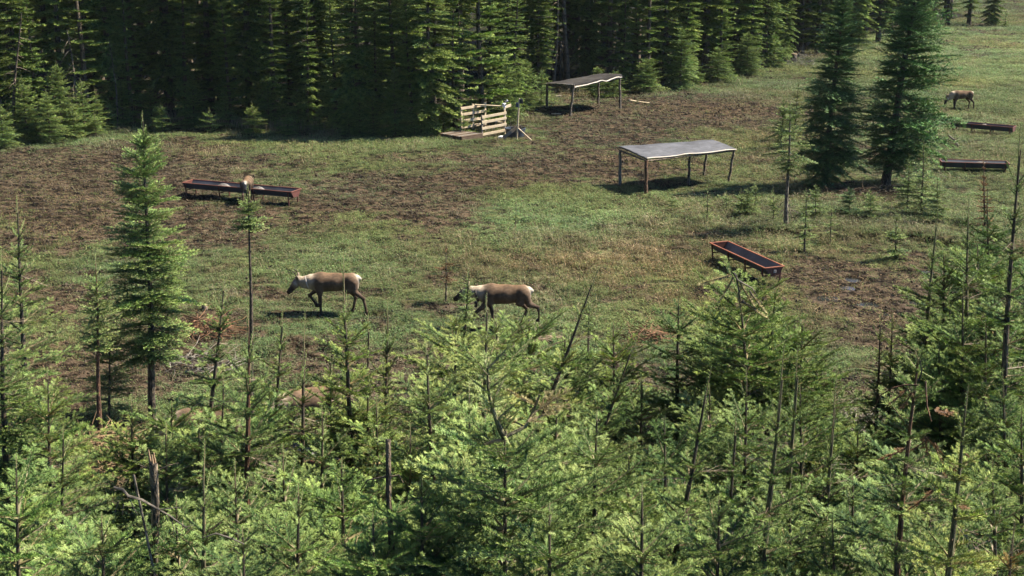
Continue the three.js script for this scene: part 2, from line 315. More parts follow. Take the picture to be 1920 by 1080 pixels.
function boughGeometry(L, seed, { pal, nl, nw, per, lat, sub = true, curve = 0.12, tipUp = 0.1, fill = 0.55, fresh = 0.07, bare = 0.12, wood = 0.012 }) {
  const r = rng(seed), t = new Tris(), P = PALETTE[pal];
  function shoot(p0, dir, len, rad, from, bend) {
    const n = Math.max(2, Math.ceil(len / (nl * 2.2))), pts = [p0.clone()];
    for (let i = 1; i <= n; i++) { const d = dir.clone(); d.y += bend * (i / n) + (r() - 0.5) * 0.08; d.z += (r() - 0.5) * 0.08; pts.push(pts[i - 1].clone().addScaledVector(d.normalize(), len / n)); }
    for (let i = 0; i < n; i++) t.stick(pts[i], pts[i + 1], rad * (1 - i / n * 0.75), rad * (1 - (i + 1) / n * 0.75), P.wood);
    const count = Math.round(len * per * (1 - from));
    for (let i = 0; i < count; i++) {
      const s = lerp(from, 1, (i + r()) / count), k = Math.min(n - 1, Math.floor(s * n)), f = s * n - k, p = pts[k].clone().lerp(pts[k + 1], f), ax = pts[k + 1].clone().sub(pts[k]).normalize();
      const side = V(0, 1, 0).cross(ax); if (side.lengthSq() < 1e-4) side.set(1, 0, 0); side.normalize();
      const up = ax.clone().cross(side), a = -0.45 + r() * 4.04, rad2 = side.clone().multiplyScalar(Math.cos(a)).addScaledVector(up, Math.sin(a) * 0.8);
      const toTip = (1 - s) * len, sh = toTip < nl * 0.6 ? 0.75 : 1, d = ax.clone().multiplyScalar(0.55 + 0.5 * (toTip < nl ? 1 : 0)).addScaledVector(rad2, 0.9).normalize(), l = nl * (0.75 + 0.5 * r()) * sh;
      const w = d.clone().cross(V(r() - 0.5, r() + 0.3, r() - 0.5)).normalize().multiplyScalar(nw / 2), e = p.clone().addScaledVector(d, l), mix = smooth(fresh * 1.4, fresh * 0.5, toTip) * (0.6 + 0.4 * r()), kk = 0.8 + 0.4 * r();
      const c = P.old.map((x, j) => lerp(x, P.fresh[j], mix) * kk);
      t.tri(p.clone().sub(w), p.clone().add(w), e, c);
    }
    return pts;
  }
  const main = shoot(V(0, 0, 0), V(1, curve * 0.6, 0), L, wood, bare, -curve + tipUp * 0.5);
  const along = (s) => { const x = s * (main.length - 1), k = Math.min(main.length - 2, Math.floor(x)); return main[k].clone().lerp(main[k + 1], x - k); };
  for (let s = L * (bare + 0.06); s < L * 0.97; s += lat * (0.7 + 0.6 * r())) for (const sd of [-1, 1]) {
    if (r() < 0.12) continue;
    const len = ((L - s) * fill + 0.05 * Math.min(1, L)) * (0.75 + 0.5 * r()), ang = 0.75 + r() * 0.3, p = along(s / L), dir = V(Math.cos(ang), -0.06 + (r() - 0.5) * 0.25, sd * Math.sin(ang));
    const pts = shoot(p, dir, len, wood * 0.45, 0, tipUp * 0.4);
    if (sub && len > lat * 2) for (let q = len * 0.3; q < len * 0.92; q += lat * (0.8 + 0.5 * r())) for (const s2 of [-1, 1]) {
      if (r() < 0.25) continue;
      const k = Math.min(pts.length - 2, Math.floor(q / len * (pts.length - 1))), a2 = ang * sd + s2 * (0.7 + r() * 0.2);
      shoot(pts[k], V(Math.cos(a2), (r() - 0.5) * 0.25, Math.sin(a2)), (len - q) * 0.6 + lat * 0.35, wood * 0.25, 0, 0.1);
    }
  }
  return t.build();
}
const cache = {};
function boughs(pal, lod, variant) {
  const key = pal + lod + variant;
  if (cache[key]) return cache[key];
  const seed = 1000 + variant * 97 + pal.length * 13 + lod.length * 7;
  const near = { pal, nl: 0.03, nw: 0.0056, per: 640, lat: 0.115, fresh: 0.1 }, mid = { pal, nl: 0.045, nw: 0.014, per: 130, lat: 0.11, fresh: 0.11 }, far = { pal, nl: 0.11, nw: 0.045, per: 85, lat: 0.22, sub: true, fresh: 0.22, wood: 0.02 };
  if (lod === 'near') return cache[key] = [[0.3, boughGeometry(0.3, seed, { ...near, curve: 0.05, tipUp: 0.3, fill: 0.45, bare: 0 })], [0.62, boughGeometry(0.62, seed + 1, { ...near, fill: 0.5 })], [1.05, boughGeometry(1.05, seed + 2, { ...near, lat: 0.13, per: 600, bare: 0.12 })]];
  if (lod === 'mid') return cache[key] = [[0.42, boughGeometry(0.42, seed, { ...mid, bare: 0, tipUp: 0.25 })], [1.0, boughGeometry(1.0, seed + 1, { ...mid, lat: 0.14, bare: 0.1 })]];
  return cache[key] = [[1.7, boughGeometry(1.7, seed, { ...far, bare: 0.12, curve: 0.16, tipUp: 0.2, fill: 0.42 })]];
}
const leaderCache = {};
let dryTwig = null;
function leaderGeometry(pal, lod) {
  const key = pal + lod;
  if (leaderCache[key]) return leaderCache[key];
  const k = lod === 'near' ? 1 : 1.8, g = boughGeometry(0.5, 77 + pal.length, { pal, nl: 0.024 * k, nw: 0.0048 * k, per: 420 / k / k, lat: 9, sub: false, curve: 0, tipUp: 0, fresh: 0.5, bare: 0, wood: 0.009 });
  g.rotateZ(Math.PI / 2);
  return leaderCache[key] = g;
}
// height h, reach R of the lowest boughs; profile p: >1 keeps the tree slim near the top. foot at the origin, lean = offset of the tip
function conifer(name, label, o) {
  const { foot, h, R, pal = 'fir', lod = 'near', seed = 1, base = 0.12, whorl = 0.36, per = 6, prof = 0.8, lean = V(0, 0, 0), trunk = 0.014, droop = 0.35, rise = 0.75, bark = M.bark, gap = 0, leader = 0.5, top = 0.03, infill = 0.7, tint = [1, 1, 1], group, category = 'conifer', thin = 0, one = 0 } = o;
  const r = rng(seed * 7919 + 13), t = thing(name, label, category, foot, 0, group);
  const at = (y) => { const f = y / h; return V(lean.x * f + Math.sin(f * 5 + seed) * 0.012 * h * 0.5 * (f * (1 - f)) * 4, y, lean.z * f + Math.cos(f * 4 + seed * 2) * 0.006 * h * (f * (1 - f)) * 4); };
  const n = Math.max(6, Math.round(h * 2)), pts = [], rad = [];
  for (let i = 0; i <= n; i++) { const y = (h - leader * 0.4) * i / n; pts.push(at(y - (i ? 0 : 0.15))); rad.push(Math.max(0.006, trunk * h * Math.pow(1 - i / n, 0.85) * (i ? 1 : 1.25) + 0.004)); }
  mesh('trunk', limb(pts, rad, lod === 'far' ? 6 : 8, r, 0.12), bark, t);
  const set = boughs(pal, lod, o.variant ?? seed % 3), lists = set.map(() => []), q = new THREE.Quaternion(), e = new THREE.Euler(), yTop = h - leader;
  const add = (y, len, yaw, pitch, roll) => {
    let k = 0; while (k < set.length - 1 && len > set[k][0] * 1.28) k++;
    const s = len / set[k][0]; e.set(roll, yaw, pitch, 'YZX'); q.setFromEuler(e);
    const v = 0.78 + 0.44 * r();
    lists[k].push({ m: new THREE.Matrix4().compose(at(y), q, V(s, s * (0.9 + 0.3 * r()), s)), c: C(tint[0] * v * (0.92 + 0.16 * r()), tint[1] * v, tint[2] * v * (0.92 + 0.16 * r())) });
  };
  for (let y = yTop, w = 0; y > base * h; w++) {
    const f = clamp((yTop - y) / (yTop - base * h)), reach = R * Math.pow(f, prof) * smooth(1.25, 0.75, f) + top + 0.1 * Math.min(1, R), m = per + Math.floor(r() * 2);
    if (r() > thin || f < 0.05) for (let k = 0; k < m; k++) {
      if (r() < gap) continue;
      const yaw = (k + r() * 0.6) / m * 6.283 + w * 2.4;
      const side = o.bias ? 1 + o.bias * Math.cos(yaw - (o.biasYaw ?? 0)) : 1;
      add(y + (r() - 0.5) * whorl * 0.4, reach * (0.72 + 0.5 * r()) * side, yaw, lerp(rise, -droop, Math.pow(f, 0.6)) + (r() - 0.5) * (o.mess ?? (lod === 'far' ? 0.16 : 0.25)), (r() - 0.5) * (o.mess ? o.mess * 2 : lod === 'far' ? 0.25 : 0.5));
    }
    if (r() < infill) for (let k = 0; k < 4; k++) add(y - whorl * r(), reach * (0.3 + 0.45 * r()), r() * 6.283, lerp(rise, -droop, f) + (r() - 0.5) * 0.5, (r() - 0.5) * 0.8);
    y -= whorl * (0.75 + 0.5 * r()) * lerp(0.7, 1, f);
  }
  const parts = lists.map((l, k) => [l, set[k][1]]).filter(([l]) => l.length);
  if (parts.length === 1) tag(instanced('crown', parts[0][1], M.needle, parts[0][0], t), 0, 0, 0, 'stuff');
  else if (parts.length) { const c = tag(new THREE.Group(), 0, 0, 0, 'stuff'); c.name = 'crown'; t.add(c); for (const [l, g] of parts) tag(instanced('foliage', g, M.needle, l, c), 0, 0, 0, 'stuff'); }
  if (lod === 'near') {                                             // dry twigs low inside the crown
    const tw = [], e2 = new THREE.Euler(), q2 = new THREE.Quaternion();
    for (let i = 0; i < 26; i++) { const y = lerp(0.3, 0.88, r()) * h; e2.set(0, r() * 6.283, (r() - 0.6) * 0.8, 'YZX'); q2.setFromEuler(e2); const sc = (0.5 + 0.7 * r()) * lerp(1, 0.5, y / h); tw.push({ m: new THREE.Matrix4().compose(at(y), q2, V(sc, sc, sc)), c: C(1, 1, 1).multiplyScalar(0.6 + 0.8 * r()) }); }
    tag(instanced('dry_twigs', dryTwig ??= boughGeometry(0.6, 4242, { pal: 'dry', nl: 0.05, nw: 0.004, per: 8, lat: 0.12, fill: 0.5, bare: 0.1, wood: 0.007, curve: -0.1, tipUp: -0.1 }), M.needle, tw, t), 0, 0, 0, 'stuff');
  }
  if (leader > 0 && lod !== 'far') { const m = mesh('leader', leaderGeometry(pal, lod), M.needle, t); m.position.copy(at(yTop - 0.03)); m.scale.set(1, (leader + 0.03) / 0.5, 1); m.rotation.z = -lean.x / h; }
  return t;
}
function rename(o, name, label, pos, turn, group) { const c = o.clone(); c.name = numbered(name); scene.add(c); c.userData = { ...o.userData, label }; if (group) c.userData.group = group; c.position.copy(pos); c.rotation.y = turn; return c; }
const ground = (u, v) => { const p = onPlane(u, v); p.y = heightAt(p.x, p.z); return onPlane(u, v, p.y); };
const settle = (p) => { p.y = heightAt(p.x, p.z); return p; };

// near trees: tip pixel, a lower pixel on the trunk, distance, reach and looks
function nearTree(name, label, tu, tv, lu, lv, d, R, o = {}) {
  const tip = atDepth(tu, tv, d), low = atDepth(lu, lv, d), s = tip.y / Math.max(0.5, tip.y - low.y), foot = V(lerp(tip.x, low.x, s), 0, -d);
  settle(foot);
  return conifer(name, label, { foot, h: tip.y - foot.y, R, lean: V(tip.x - foot.x, 0, 0), seed: Math.round(tu + tv * 3), ...o, ...(name === 'near_fir' && o.lod !== 'mid' ? { prof: (o.prof ?? 0.8) * 0.9, infill: Math.min(0.36, o.infill ?? 0.36), trunk: (o.trunk ?? 0.014) * 0.82, tint: o.tint ? [o.tint[0] * 1.05, o.tint[1], o.tint[2] * 0.92] : [1, 1, 1] } : {}) });
}

// ------------------------------------------------------------------ the forest edge behind the meadow
function snag(name, label, foot, h, lean, seed, { branches = 30, len = 0.7, mat = M.deadwood, r0 = 0.07, drop = 0.6, from = 0.15, group } = {}) {
  const r = rng(seed), t = thing(name, label, 'dead tree', foot, 0, group), pts = [], rad = [];
  for (let i = 0; i <= 10; i++) { const f = i / 10; pts.push(V(lean.x * f + Math.sin(f * 5 + seed) * 0.05 * h * 0.3, h * f - (i ? 0 : 0.1), lean.z * f)); rad.push(r0 * (1 - f * 0.8) + 0.004); }
  mesh('trunk', limb(pts, rad, 7, r, 0.25), mat, t);
  for (let i = 0; i < branches; i++) {
    const f = lerp(from, 0.95, (i + r()) / branches), k = Math.min(9, Math.floor(f * 10)), p = pts[k].clone().lerp(pts[k + 1], f * 10 - k), a = r() * 6.283, L = len * (0.5 + 0.7 * r()) * (1 - f * 0.5), q = [p], w = [0.016 * (0.6 + r())];
    for (let j = 1; j <= 4; j++) { q.push(p.clone().add(V(Math.cos(a) * L * j / 4, -drop * L * (j / 4) ** 1.5 + (r() - 0.5) * 0.06, Math.sin(a) * L * j / 4))); w.push(w[0] * (1 - j / 5)); }
    const parts = [limb(q, w, 4)];
    if (r() < 0.6) { const b = q[2]; parts.push(limb([b, b.clone().add(V(Math.cos(a + 0.8) * L * 0.35, -drop * L * 0.3, Math.sin(a + 0.8) * L * 0.35))], [w[2] * 0.8, 0.002], 4)); }
    mesh('dead_branch', parts, mat, t);
  }
  return t;
}
const lush = { pal: 'forest', lod: 'far', leader: 0.3, whorl: 0.5, per: 9, base: 0.03, prof: 0.65, infill: 0.35, droop: 0.3, trunk: 0.014 };
// [base pixel, height, reach, tone, label]
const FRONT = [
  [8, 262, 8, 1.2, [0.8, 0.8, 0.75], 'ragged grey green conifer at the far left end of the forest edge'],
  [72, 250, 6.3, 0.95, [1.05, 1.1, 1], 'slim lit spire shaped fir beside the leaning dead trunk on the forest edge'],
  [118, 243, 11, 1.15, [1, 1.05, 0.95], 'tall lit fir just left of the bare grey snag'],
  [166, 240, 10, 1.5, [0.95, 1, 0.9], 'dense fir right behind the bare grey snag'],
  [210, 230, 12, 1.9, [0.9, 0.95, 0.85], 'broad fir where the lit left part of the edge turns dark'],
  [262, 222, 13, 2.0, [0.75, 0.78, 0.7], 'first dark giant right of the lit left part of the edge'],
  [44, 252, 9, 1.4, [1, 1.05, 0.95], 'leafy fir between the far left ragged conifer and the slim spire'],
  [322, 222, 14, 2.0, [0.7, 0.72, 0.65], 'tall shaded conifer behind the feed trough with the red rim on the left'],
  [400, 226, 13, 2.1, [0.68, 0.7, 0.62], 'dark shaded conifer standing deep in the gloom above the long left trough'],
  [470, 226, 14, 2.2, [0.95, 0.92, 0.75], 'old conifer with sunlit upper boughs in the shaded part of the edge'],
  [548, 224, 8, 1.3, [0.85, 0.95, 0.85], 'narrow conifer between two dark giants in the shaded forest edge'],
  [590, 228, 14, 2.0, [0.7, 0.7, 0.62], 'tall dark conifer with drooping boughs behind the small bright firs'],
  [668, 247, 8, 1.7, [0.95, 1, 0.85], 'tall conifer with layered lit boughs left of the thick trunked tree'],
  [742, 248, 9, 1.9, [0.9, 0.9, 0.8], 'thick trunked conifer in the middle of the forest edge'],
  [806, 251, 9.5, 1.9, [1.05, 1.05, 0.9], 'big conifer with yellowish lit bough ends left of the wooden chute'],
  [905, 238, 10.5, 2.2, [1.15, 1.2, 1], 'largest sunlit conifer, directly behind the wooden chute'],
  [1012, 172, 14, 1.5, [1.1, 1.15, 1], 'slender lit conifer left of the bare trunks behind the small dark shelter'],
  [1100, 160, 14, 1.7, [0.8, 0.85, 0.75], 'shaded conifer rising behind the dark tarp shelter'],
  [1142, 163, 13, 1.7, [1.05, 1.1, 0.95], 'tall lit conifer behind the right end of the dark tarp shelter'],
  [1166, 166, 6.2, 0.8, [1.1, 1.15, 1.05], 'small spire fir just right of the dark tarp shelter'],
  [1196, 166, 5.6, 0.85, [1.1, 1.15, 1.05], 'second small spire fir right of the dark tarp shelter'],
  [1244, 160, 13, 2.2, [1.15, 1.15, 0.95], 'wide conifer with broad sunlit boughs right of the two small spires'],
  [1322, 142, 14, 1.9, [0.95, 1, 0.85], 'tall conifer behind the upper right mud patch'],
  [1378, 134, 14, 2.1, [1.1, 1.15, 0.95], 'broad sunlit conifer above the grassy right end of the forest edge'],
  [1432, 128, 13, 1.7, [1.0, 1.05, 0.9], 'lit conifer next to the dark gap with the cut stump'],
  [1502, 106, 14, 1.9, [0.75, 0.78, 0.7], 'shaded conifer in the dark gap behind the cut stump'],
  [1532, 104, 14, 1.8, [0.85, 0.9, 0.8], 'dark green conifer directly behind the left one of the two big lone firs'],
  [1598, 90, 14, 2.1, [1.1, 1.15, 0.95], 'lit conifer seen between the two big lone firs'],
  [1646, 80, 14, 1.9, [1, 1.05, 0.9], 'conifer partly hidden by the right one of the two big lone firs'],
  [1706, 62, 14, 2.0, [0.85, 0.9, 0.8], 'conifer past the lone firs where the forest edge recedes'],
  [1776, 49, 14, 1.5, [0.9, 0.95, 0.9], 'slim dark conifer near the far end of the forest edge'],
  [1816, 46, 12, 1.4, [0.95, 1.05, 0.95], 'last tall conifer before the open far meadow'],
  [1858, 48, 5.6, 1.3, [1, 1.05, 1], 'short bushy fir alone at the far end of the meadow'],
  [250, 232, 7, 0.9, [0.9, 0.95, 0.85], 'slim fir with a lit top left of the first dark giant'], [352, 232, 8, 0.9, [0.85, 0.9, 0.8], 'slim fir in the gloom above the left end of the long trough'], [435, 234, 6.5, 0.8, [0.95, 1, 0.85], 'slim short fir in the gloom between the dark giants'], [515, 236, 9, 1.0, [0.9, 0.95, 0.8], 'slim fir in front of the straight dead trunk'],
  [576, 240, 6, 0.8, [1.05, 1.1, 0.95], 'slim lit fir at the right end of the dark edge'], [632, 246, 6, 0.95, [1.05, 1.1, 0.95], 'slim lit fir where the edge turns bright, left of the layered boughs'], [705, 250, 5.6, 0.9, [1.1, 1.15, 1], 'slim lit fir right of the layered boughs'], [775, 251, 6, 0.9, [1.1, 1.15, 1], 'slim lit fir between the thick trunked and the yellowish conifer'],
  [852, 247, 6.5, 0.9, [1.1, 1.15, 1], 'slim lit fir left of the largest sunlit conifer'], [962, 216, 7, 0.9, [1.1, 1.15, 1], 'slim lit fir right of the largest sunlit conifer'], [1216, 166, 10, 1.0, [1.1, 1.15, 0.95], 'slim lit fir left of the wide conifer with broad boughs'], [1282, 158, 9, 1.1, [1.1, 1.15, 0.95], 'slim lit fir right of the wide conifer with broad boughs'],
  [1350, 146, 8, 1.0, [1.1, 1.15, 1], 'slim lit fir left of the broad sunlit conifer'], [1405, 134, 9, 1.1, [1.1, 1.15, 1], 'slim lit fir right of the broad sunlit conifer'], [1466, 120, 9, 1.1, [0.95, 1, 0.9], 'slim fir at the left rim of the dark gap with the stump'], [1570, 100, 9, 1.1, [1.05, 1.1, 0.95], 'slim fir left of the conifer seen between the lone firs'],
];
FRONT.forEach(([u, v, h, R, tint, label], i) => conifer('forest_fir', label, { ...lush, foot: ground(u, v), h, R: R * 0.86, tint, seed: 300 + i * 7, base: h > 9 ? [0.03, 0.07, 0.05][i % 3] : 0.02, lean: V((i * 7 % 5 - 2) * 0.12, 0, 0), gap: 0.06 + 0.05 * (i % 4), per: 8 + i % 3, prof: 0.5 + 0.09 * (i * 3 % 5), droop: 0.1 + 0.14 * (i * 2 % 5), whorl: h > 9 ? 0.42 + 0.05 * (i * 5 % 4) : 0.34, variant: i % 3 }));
// tall trees behind the front row, copies of six builds
{
  const protos = [0, 1, 2, 3, 4, 5].map((k) => conifer('forest_conifer', '', { ...lush, foot: V(0, 0, 0), h: 12 + k * 0.9, R: 1.7 + 0.1 * (k % 3), seed: 900 + k, base: 0.06 + 0.06 * (k % 3), tint: [0.85 + 0.04 * k, 0.88 + 0.03 * k, 0.78], gap: 0.1, whorl: 0.55, per: 6, variant: k % 3 }));
  protos.forEach((p) => scene.remove(p)); used.forest_conifer = -1;
  const r = rng(61), spots = [];
  for (let row = 0; row < 4; row++) for (let x = -24; x < 44; x += 2.5 + row * 0.5) {
    const X = x + (r() - 0.5) * 1.5, e = edgeZ(X); if (e < -170) continue;
    const z = e - 2.2 - row * 3.3 - r() * 2.2, [pu] = pixel(V(X, 1, z));
    if (pu < -80 || pu > 1800) continue;
    spots.push([row, X, z, pu, r()]);
  }
  const rows = ['first row behind the forest edge', 'second row behind the forest edge', 'third row behind the forest edge', 'deepest row of the forest'], ord = (n) => n + (n % 100 > 10 && n % 100 < 14 ? 'th' : ['th', 'st', 'nd', 'rd'][n % 10] ?? 'th');
  for (let row = 0; row < 4; row++) spots.filter((s) => s[0] === row).sort((a, b) => a[3] - b[3]).forEach(([, X, z, pu, q], i) => {
    const c = rename(protos[Math.floor(q * 6)], 'forest_conifer', `tall dark conifer, ${ord(i + 1)} from the left in the ${rows[row]}`, settle(V(X, 0, z)), q * 37, 'conifers crowded behind the forest edge');
    const s = (0.85 + 0.3 * ((q * 7) % 1)) * (pu > 590 && pu < 1010 && row < 2 ? 0.68 : 1); c.scale.set(s, s, s);
  });
  // behind them the forest is one mass
  const list = [], src = protos[2].children.find((c) => c.name === 'crown');
  const big = [], q = new THREE.Quaternion(), m = new THREE.Matrix4();
  for (let i = 0; i < 150; i++) {
    const x = lerp(-34, 66, r()), e = edgeZ(x); if (e < -170) continue;
    const z = e - 16 - r() * 16; q.setFromAxisAngle(V(0, 1, 0), r() * 6.28);
    const root = new THREE.Matrix4().compose(V(x, 0, z), q, V(1, 1, 1).multiplyScalar(0.85 + 0.4 * r()));
    for (let k = 0; k < src.count; k += 1) { src.getMatrixAt(k, m); list.push({ m: root.clone().multiply(m), c: C(0.8, 0.85, 0.75) }); }
    big.push(root);
  }
  tag(instanced('forest', src.geometry, M.needle, list), 'dense dark conifer forest deep behind the meadow edge', 'forest', null, 'stuff');
  tag(instanced('forest_trunks', protos[2].children.find((c) => c.name === 'trunk').geometry, M.bark, big.map((m) => ({ m }))), 'bare trunks deep inside the dark forest', 'forest', null, 'stuff');
}
// low firs and bushes along the edge
[
  [30, 262, 1.6, 0.7, 'low fir bush at the foot of the leaning dead trunk'], [95, 258, 2.2, 0.9, 'leafy young fir below the slim lit spire fir'], [140, 252, 1.5, 0.8, 'low blue green fir bush beside the grey snag'], [185, 240, 1.9, 0.6, 'small lit fir right of the grey snag'],
  [206, 236, 1.4, 0.6, 'knee high fir at the start of the shaded edge'], [70, 262, 1.3, 0.8, 'knee high spreading fir in front of the slim lit spire'], [180, 252, 1.1, 0.7, 'low spreading fir left of the fallen bare branch'], [305, 236, 1.3, 0.7, 'small fir on the sunny side of the dark edge, left end'], [395, 240, 1.1, 0.6, 'tiny bushy fir on the sunny side of the dark edge, middle'], [475, 243, 1.4, 0.7, 'small bushy fir on the sunny side of the dark edge, right of the tiny one'], [540, 244, 1.0, 0.6, 'tiny fir at the grass where the dark edge ends'], [675, 248, 2.0, 0.9, 'bright young fir below the layered boughs'], [870, 250, 1.0, 0.6, 'tiny fir just behind the wooden platform'],
  [52, 258, 2.8, 1.0, 'full young fir behind the leaning dead trunk'], [8, 268, 1.8, 0.9, 'low fir at the left picture border of the edge'], [118, 250, 3.2, 1.0, 'young fir in front of the tall lit fir'], [160, 246, 2.4, 0.9, 'young fir in front of the dense fir by the snag'], [232, 230, 2.2, 0.8, 'young fir beside the thin bare pole tree'], [285, 226, 1.8, 0.8, 'shaded low fir left of the dark giants'], [365, 226, 2.2, 1.0, 'shaded young fir under the dark giants, above the long trough'], [425, 230, 1.7, 0.9, 'shaded low fir under the dark giants, right of the shaded young fir'], [505, 232, 2.4, 1.1, 'shaded young fir at the straight dead trunk'], [560, 236, 1.8, 0.9, 'low shaded fir at the right end of the dark edge'],
  [600, 242, 1.2, 0.6, 'bright yellowish fir bush at the right end of the dark edge'], [628, 240, 3.4, 0.9, 'young fir with lit top in front of the dark conifers'], [655, 243, 1.6, 0.8, 'low fir between the young lit fir and the taller young fir'],
  [700, 245, 1.7, 0.9, 'low fir bush along the edge left of the wooden chute'], [742, 246, 3.0, 0.9, 'slim young fir along the edge left of the wooden chute'], [790, 246, 2.4, 1.0, 'full young fir two bushes left of the wooden chute'], [832, 246, 1.3, 0.8, 'rounded fir bush next to the wooden platform'],
  [950, 232, 3.0, 1.1, 'young fir behind the monitoring post'], [985, 205, 2.5, 1.1, 'bushy young fir left of the dark tarp shelter'], [1015, 195, 1.8, 0.8, 'small fir touching the left posts of the dark tarp shelter'], [1120, 182, 1.7, 1.0, 'low fir bush behind the dark tarp shelter'],
  [1150, 182, 1.5, 0.9, 'low fir bush behind the right posts of the dark tarp shelter'], [1212, 172, 1.9, 1.2, 'spreading low fir at the foot of the small spires'], [1275, 165, 3.4, 1.3, 'young fir with layered boughs beyond the upper mud patch'], [1345, 152, 2.0, 1.4, 'wide pale green bush at the bend of the forest edge'],
  [1300, 158, 1.6, 0.9, 'small fir left of the wide pale green bush'], [1400, 140, 2.6, 1.3, 'young fir skirted with long grass near the right forest edge'], [1450, 126, 2.2, 1.2, 'low bushy fir left of the cut stump'], [1560, 106, 2.0, 1.0, 'low fir seen between the lone firs at the forest foot'],
  [1610, 92, 2.2, 1.1, 'low fir behind the gap of the two lone firs'], [1740, 56, 2.0, 0.9, 'low fir in front of the receding forest end'], [1884, 50, 1.4, 0.5, 'tiny fir at the very end of the forest edge'],
].forEach(([u, v, h, R, label], i) => conifer('young_fir', label, { ...lush, pal: i % 4 ? 'forest' : 'fir', lod: 'mid', foot: ground(u, v + (u < 880 ? 4 + (i * 5 % 6) : 0)), h, R, seed: 500 + i * 3, base: 0.03, whorl: 0.24, per: 6, leader: 0.25, prof: 0.7, tint: [1.1, 1.15, 1], infill: 1, category: 'young conifer' }));
snag('dead_tree', 'bare grey snag with drooping dead branches on the forest edge', ground(148, 244), 4.3, V(-0.1, 0, 0), 5, { branches: 36, len: 0.9, drop: 1.0, r0: 0.05 });
snag('dead_tree', 'leaning dead trunk with twisted bark at the left forest edge', ground(26, 265), 5.2, V(0.75, 0, 0), 9, { branches: 28, len: 0.7, drop: 0.3, r0: 0.07, mat: M.bark });
snag('dead_tree', 'thin bare pole tree standing in the shade of the left forest', ground(222, 238), 3.8, V(-0.05, 0, 0), 12, { branches: 16, len: 0.4, r0: 0.03 });
snag('dead_tree', 'pale leaning dead tree deep in the shaded forest', ground(318, 200), 4.6, V(-0.6, 0, 0), 15, { branches: 20, len: 0.9, r0: 0.07 });
snag('dead_tree', 'straight dead trunk with bare twigs left of the thick trunked conifer', ground(500, 220), 6.5, V(0.02, 0, 0), 19, { branches: 44, len: 0.9, drop: 0.2, r0: 0.14, mat: M.bark });
snag('dead_tree', 'grey trunk without boughs behind the wooden platform', ground(858, 236), 5.5, V(0.05, 0, 0), 23, { branches: 18, len: 0.5, r0: 0.09, mat: M.bark });
snag('dead_tree', 'straight bare trunk behind the dark tarp shelter, nearest its tarp', ground(1060, 168), 9, V(0, 0, 0), 27, { branches: 48, len: 0.9, drop: 0.3, r0: 0.15, mat: M.bark });
snag('dead_tree', 'thinner bare trunk beside the straight one behind the dark tarp shelter', ground(1038, 170), 9, V(0.1, 0, 0), 31, { branches: 36, len: 0.8, drop: 0.3, r0: 0.1, mat: M.bark });
{ // cut stump in the dark gap, the fallen stick and the mossy lump at the left edge
  const t = thing('tree_stump', 'cut stump with pale top in the dark gap of the forest edge', 'stump', ground(1488, 116));
  mesh('bark', limb([V(0, -0.1, 0), V(0, 0.25, 0), V(0.02, 0.5, 0)], [0.26, 0.2, 0.19], 10, null, 0.2), M.bark, t); const c = new THREE.CylinderGeometry(0.175, 0.18, 0.03, 12); c.translate(0.02, 0.51, 0); mesh('cut_face', c, M.stub, t);
  const a = ground(118, 247), b = ground(185, 258), d = b.clone().sub(a);
  const s = thing('fallen_branch', 'fallen bare branch lying on the grass at the left forest edge', 'branch', a);
  mesh('stem', limb([V(0, 0.16, 0), d.clone().multiplyScalar(0.35).add(V(0, 0.16, 0)), d.clone().multiplyScalar(0.7).add(V(0, 0.1, 0)), d.clone().add(V(0, 0.03, 0))], [0.035, 0.03, 0.022, 0.008], 6), M.deadwood, s);
  mesh('side_twig', limb([d.clone().multiplyScalar(0.4).add(V(0, 0.16, 0)), d.clone().multiplyScalar(0.6).add(V(0, 0.3, -0.3))], [0.012, 0.003], 4), M.deadwood, s);
  const st = new Tris(), r = rng(44);
  for (let i = 0; i < 1000; i++) {                                  // pale dead stalks in front of the dark edge
    const u = r(), x0 = u < 0.75 ? lerp(225, 600, r()) : lerp(600, 960, r()), p = ground(x0, (x0 < 600 ? lerp(222, 240, clamp((x0 - 300) / 200)) : 245) + (r() - 0.3) * 10), h = 0.25 + 0.5 * r() * r(), a = r() * 6.28, l = h * 0.5 * r(), e = p.clone().add(V(Math.cos(a) * l, h, Math.sin(a) * l)), k = 0.7 + 0.6 * r();
    st.stick(p.add(V(0, -0.03, 0)), e, 0.009, 0.004, [0.3 * k, 0.25 * k, 0.16 * k]);
  }
  tag(mesh('dry_grass', st.build(), M.twig), 'pale dry stalks standing along the dark forest edge', 'dry grass', null, 'stuff');
}

// ------------------------------------------------------------------ lone trees and saplings on the meadow
conifer('lone_fir', 'left one of the two big dark lone firs, with the denser crown', { ...lush, pal: 'blue', lod: 'mid', foot: ground(1546, 354), h: 7.3, R: 1.6, seed: 41, base: 0.05, whorl: 0.27, per: 9, prof: 0.72, droop: 0.45, trunk: 0.016, infill: 0.7, tint: [1.1, 1.15, 1.05], gap: 0.14, mess: 0.45, lean: V(0.25, 0, 0) });
conifer('lone_fir', 'right one of the two big dark lone firs, with wide open boughs', { ...lush, pal: 'blue', lod: 'mid', foot: ground(1660, 348), h: 9, R: 1.95, seed: 47, base: 0.07, whorl: 0.29, per: 9, prof: 0.75, droop: 0.25, trunk: 0.017, infill: 0.6, tint: [1.25, 1.35, 1.15], gap: 0.18, mess: 0.5, lean: V(0.75, 0, 0), bias: 0.25, biasYaw: 0 });
nearTree('thin_tree', 'thin tree with bare lower stem and bleached twigs left of the lone firs', 1482, 182, 1474, 400, 38.5, 0.75, { lod: 'mid', pal: 'fir', base: 0.45, thin: 0.1, gap: 0.25, whorl: 0.22, trunk: 0.016, leader: 0.3, prof: 0.5, bark: M.deadwood, infill: 0.5 });
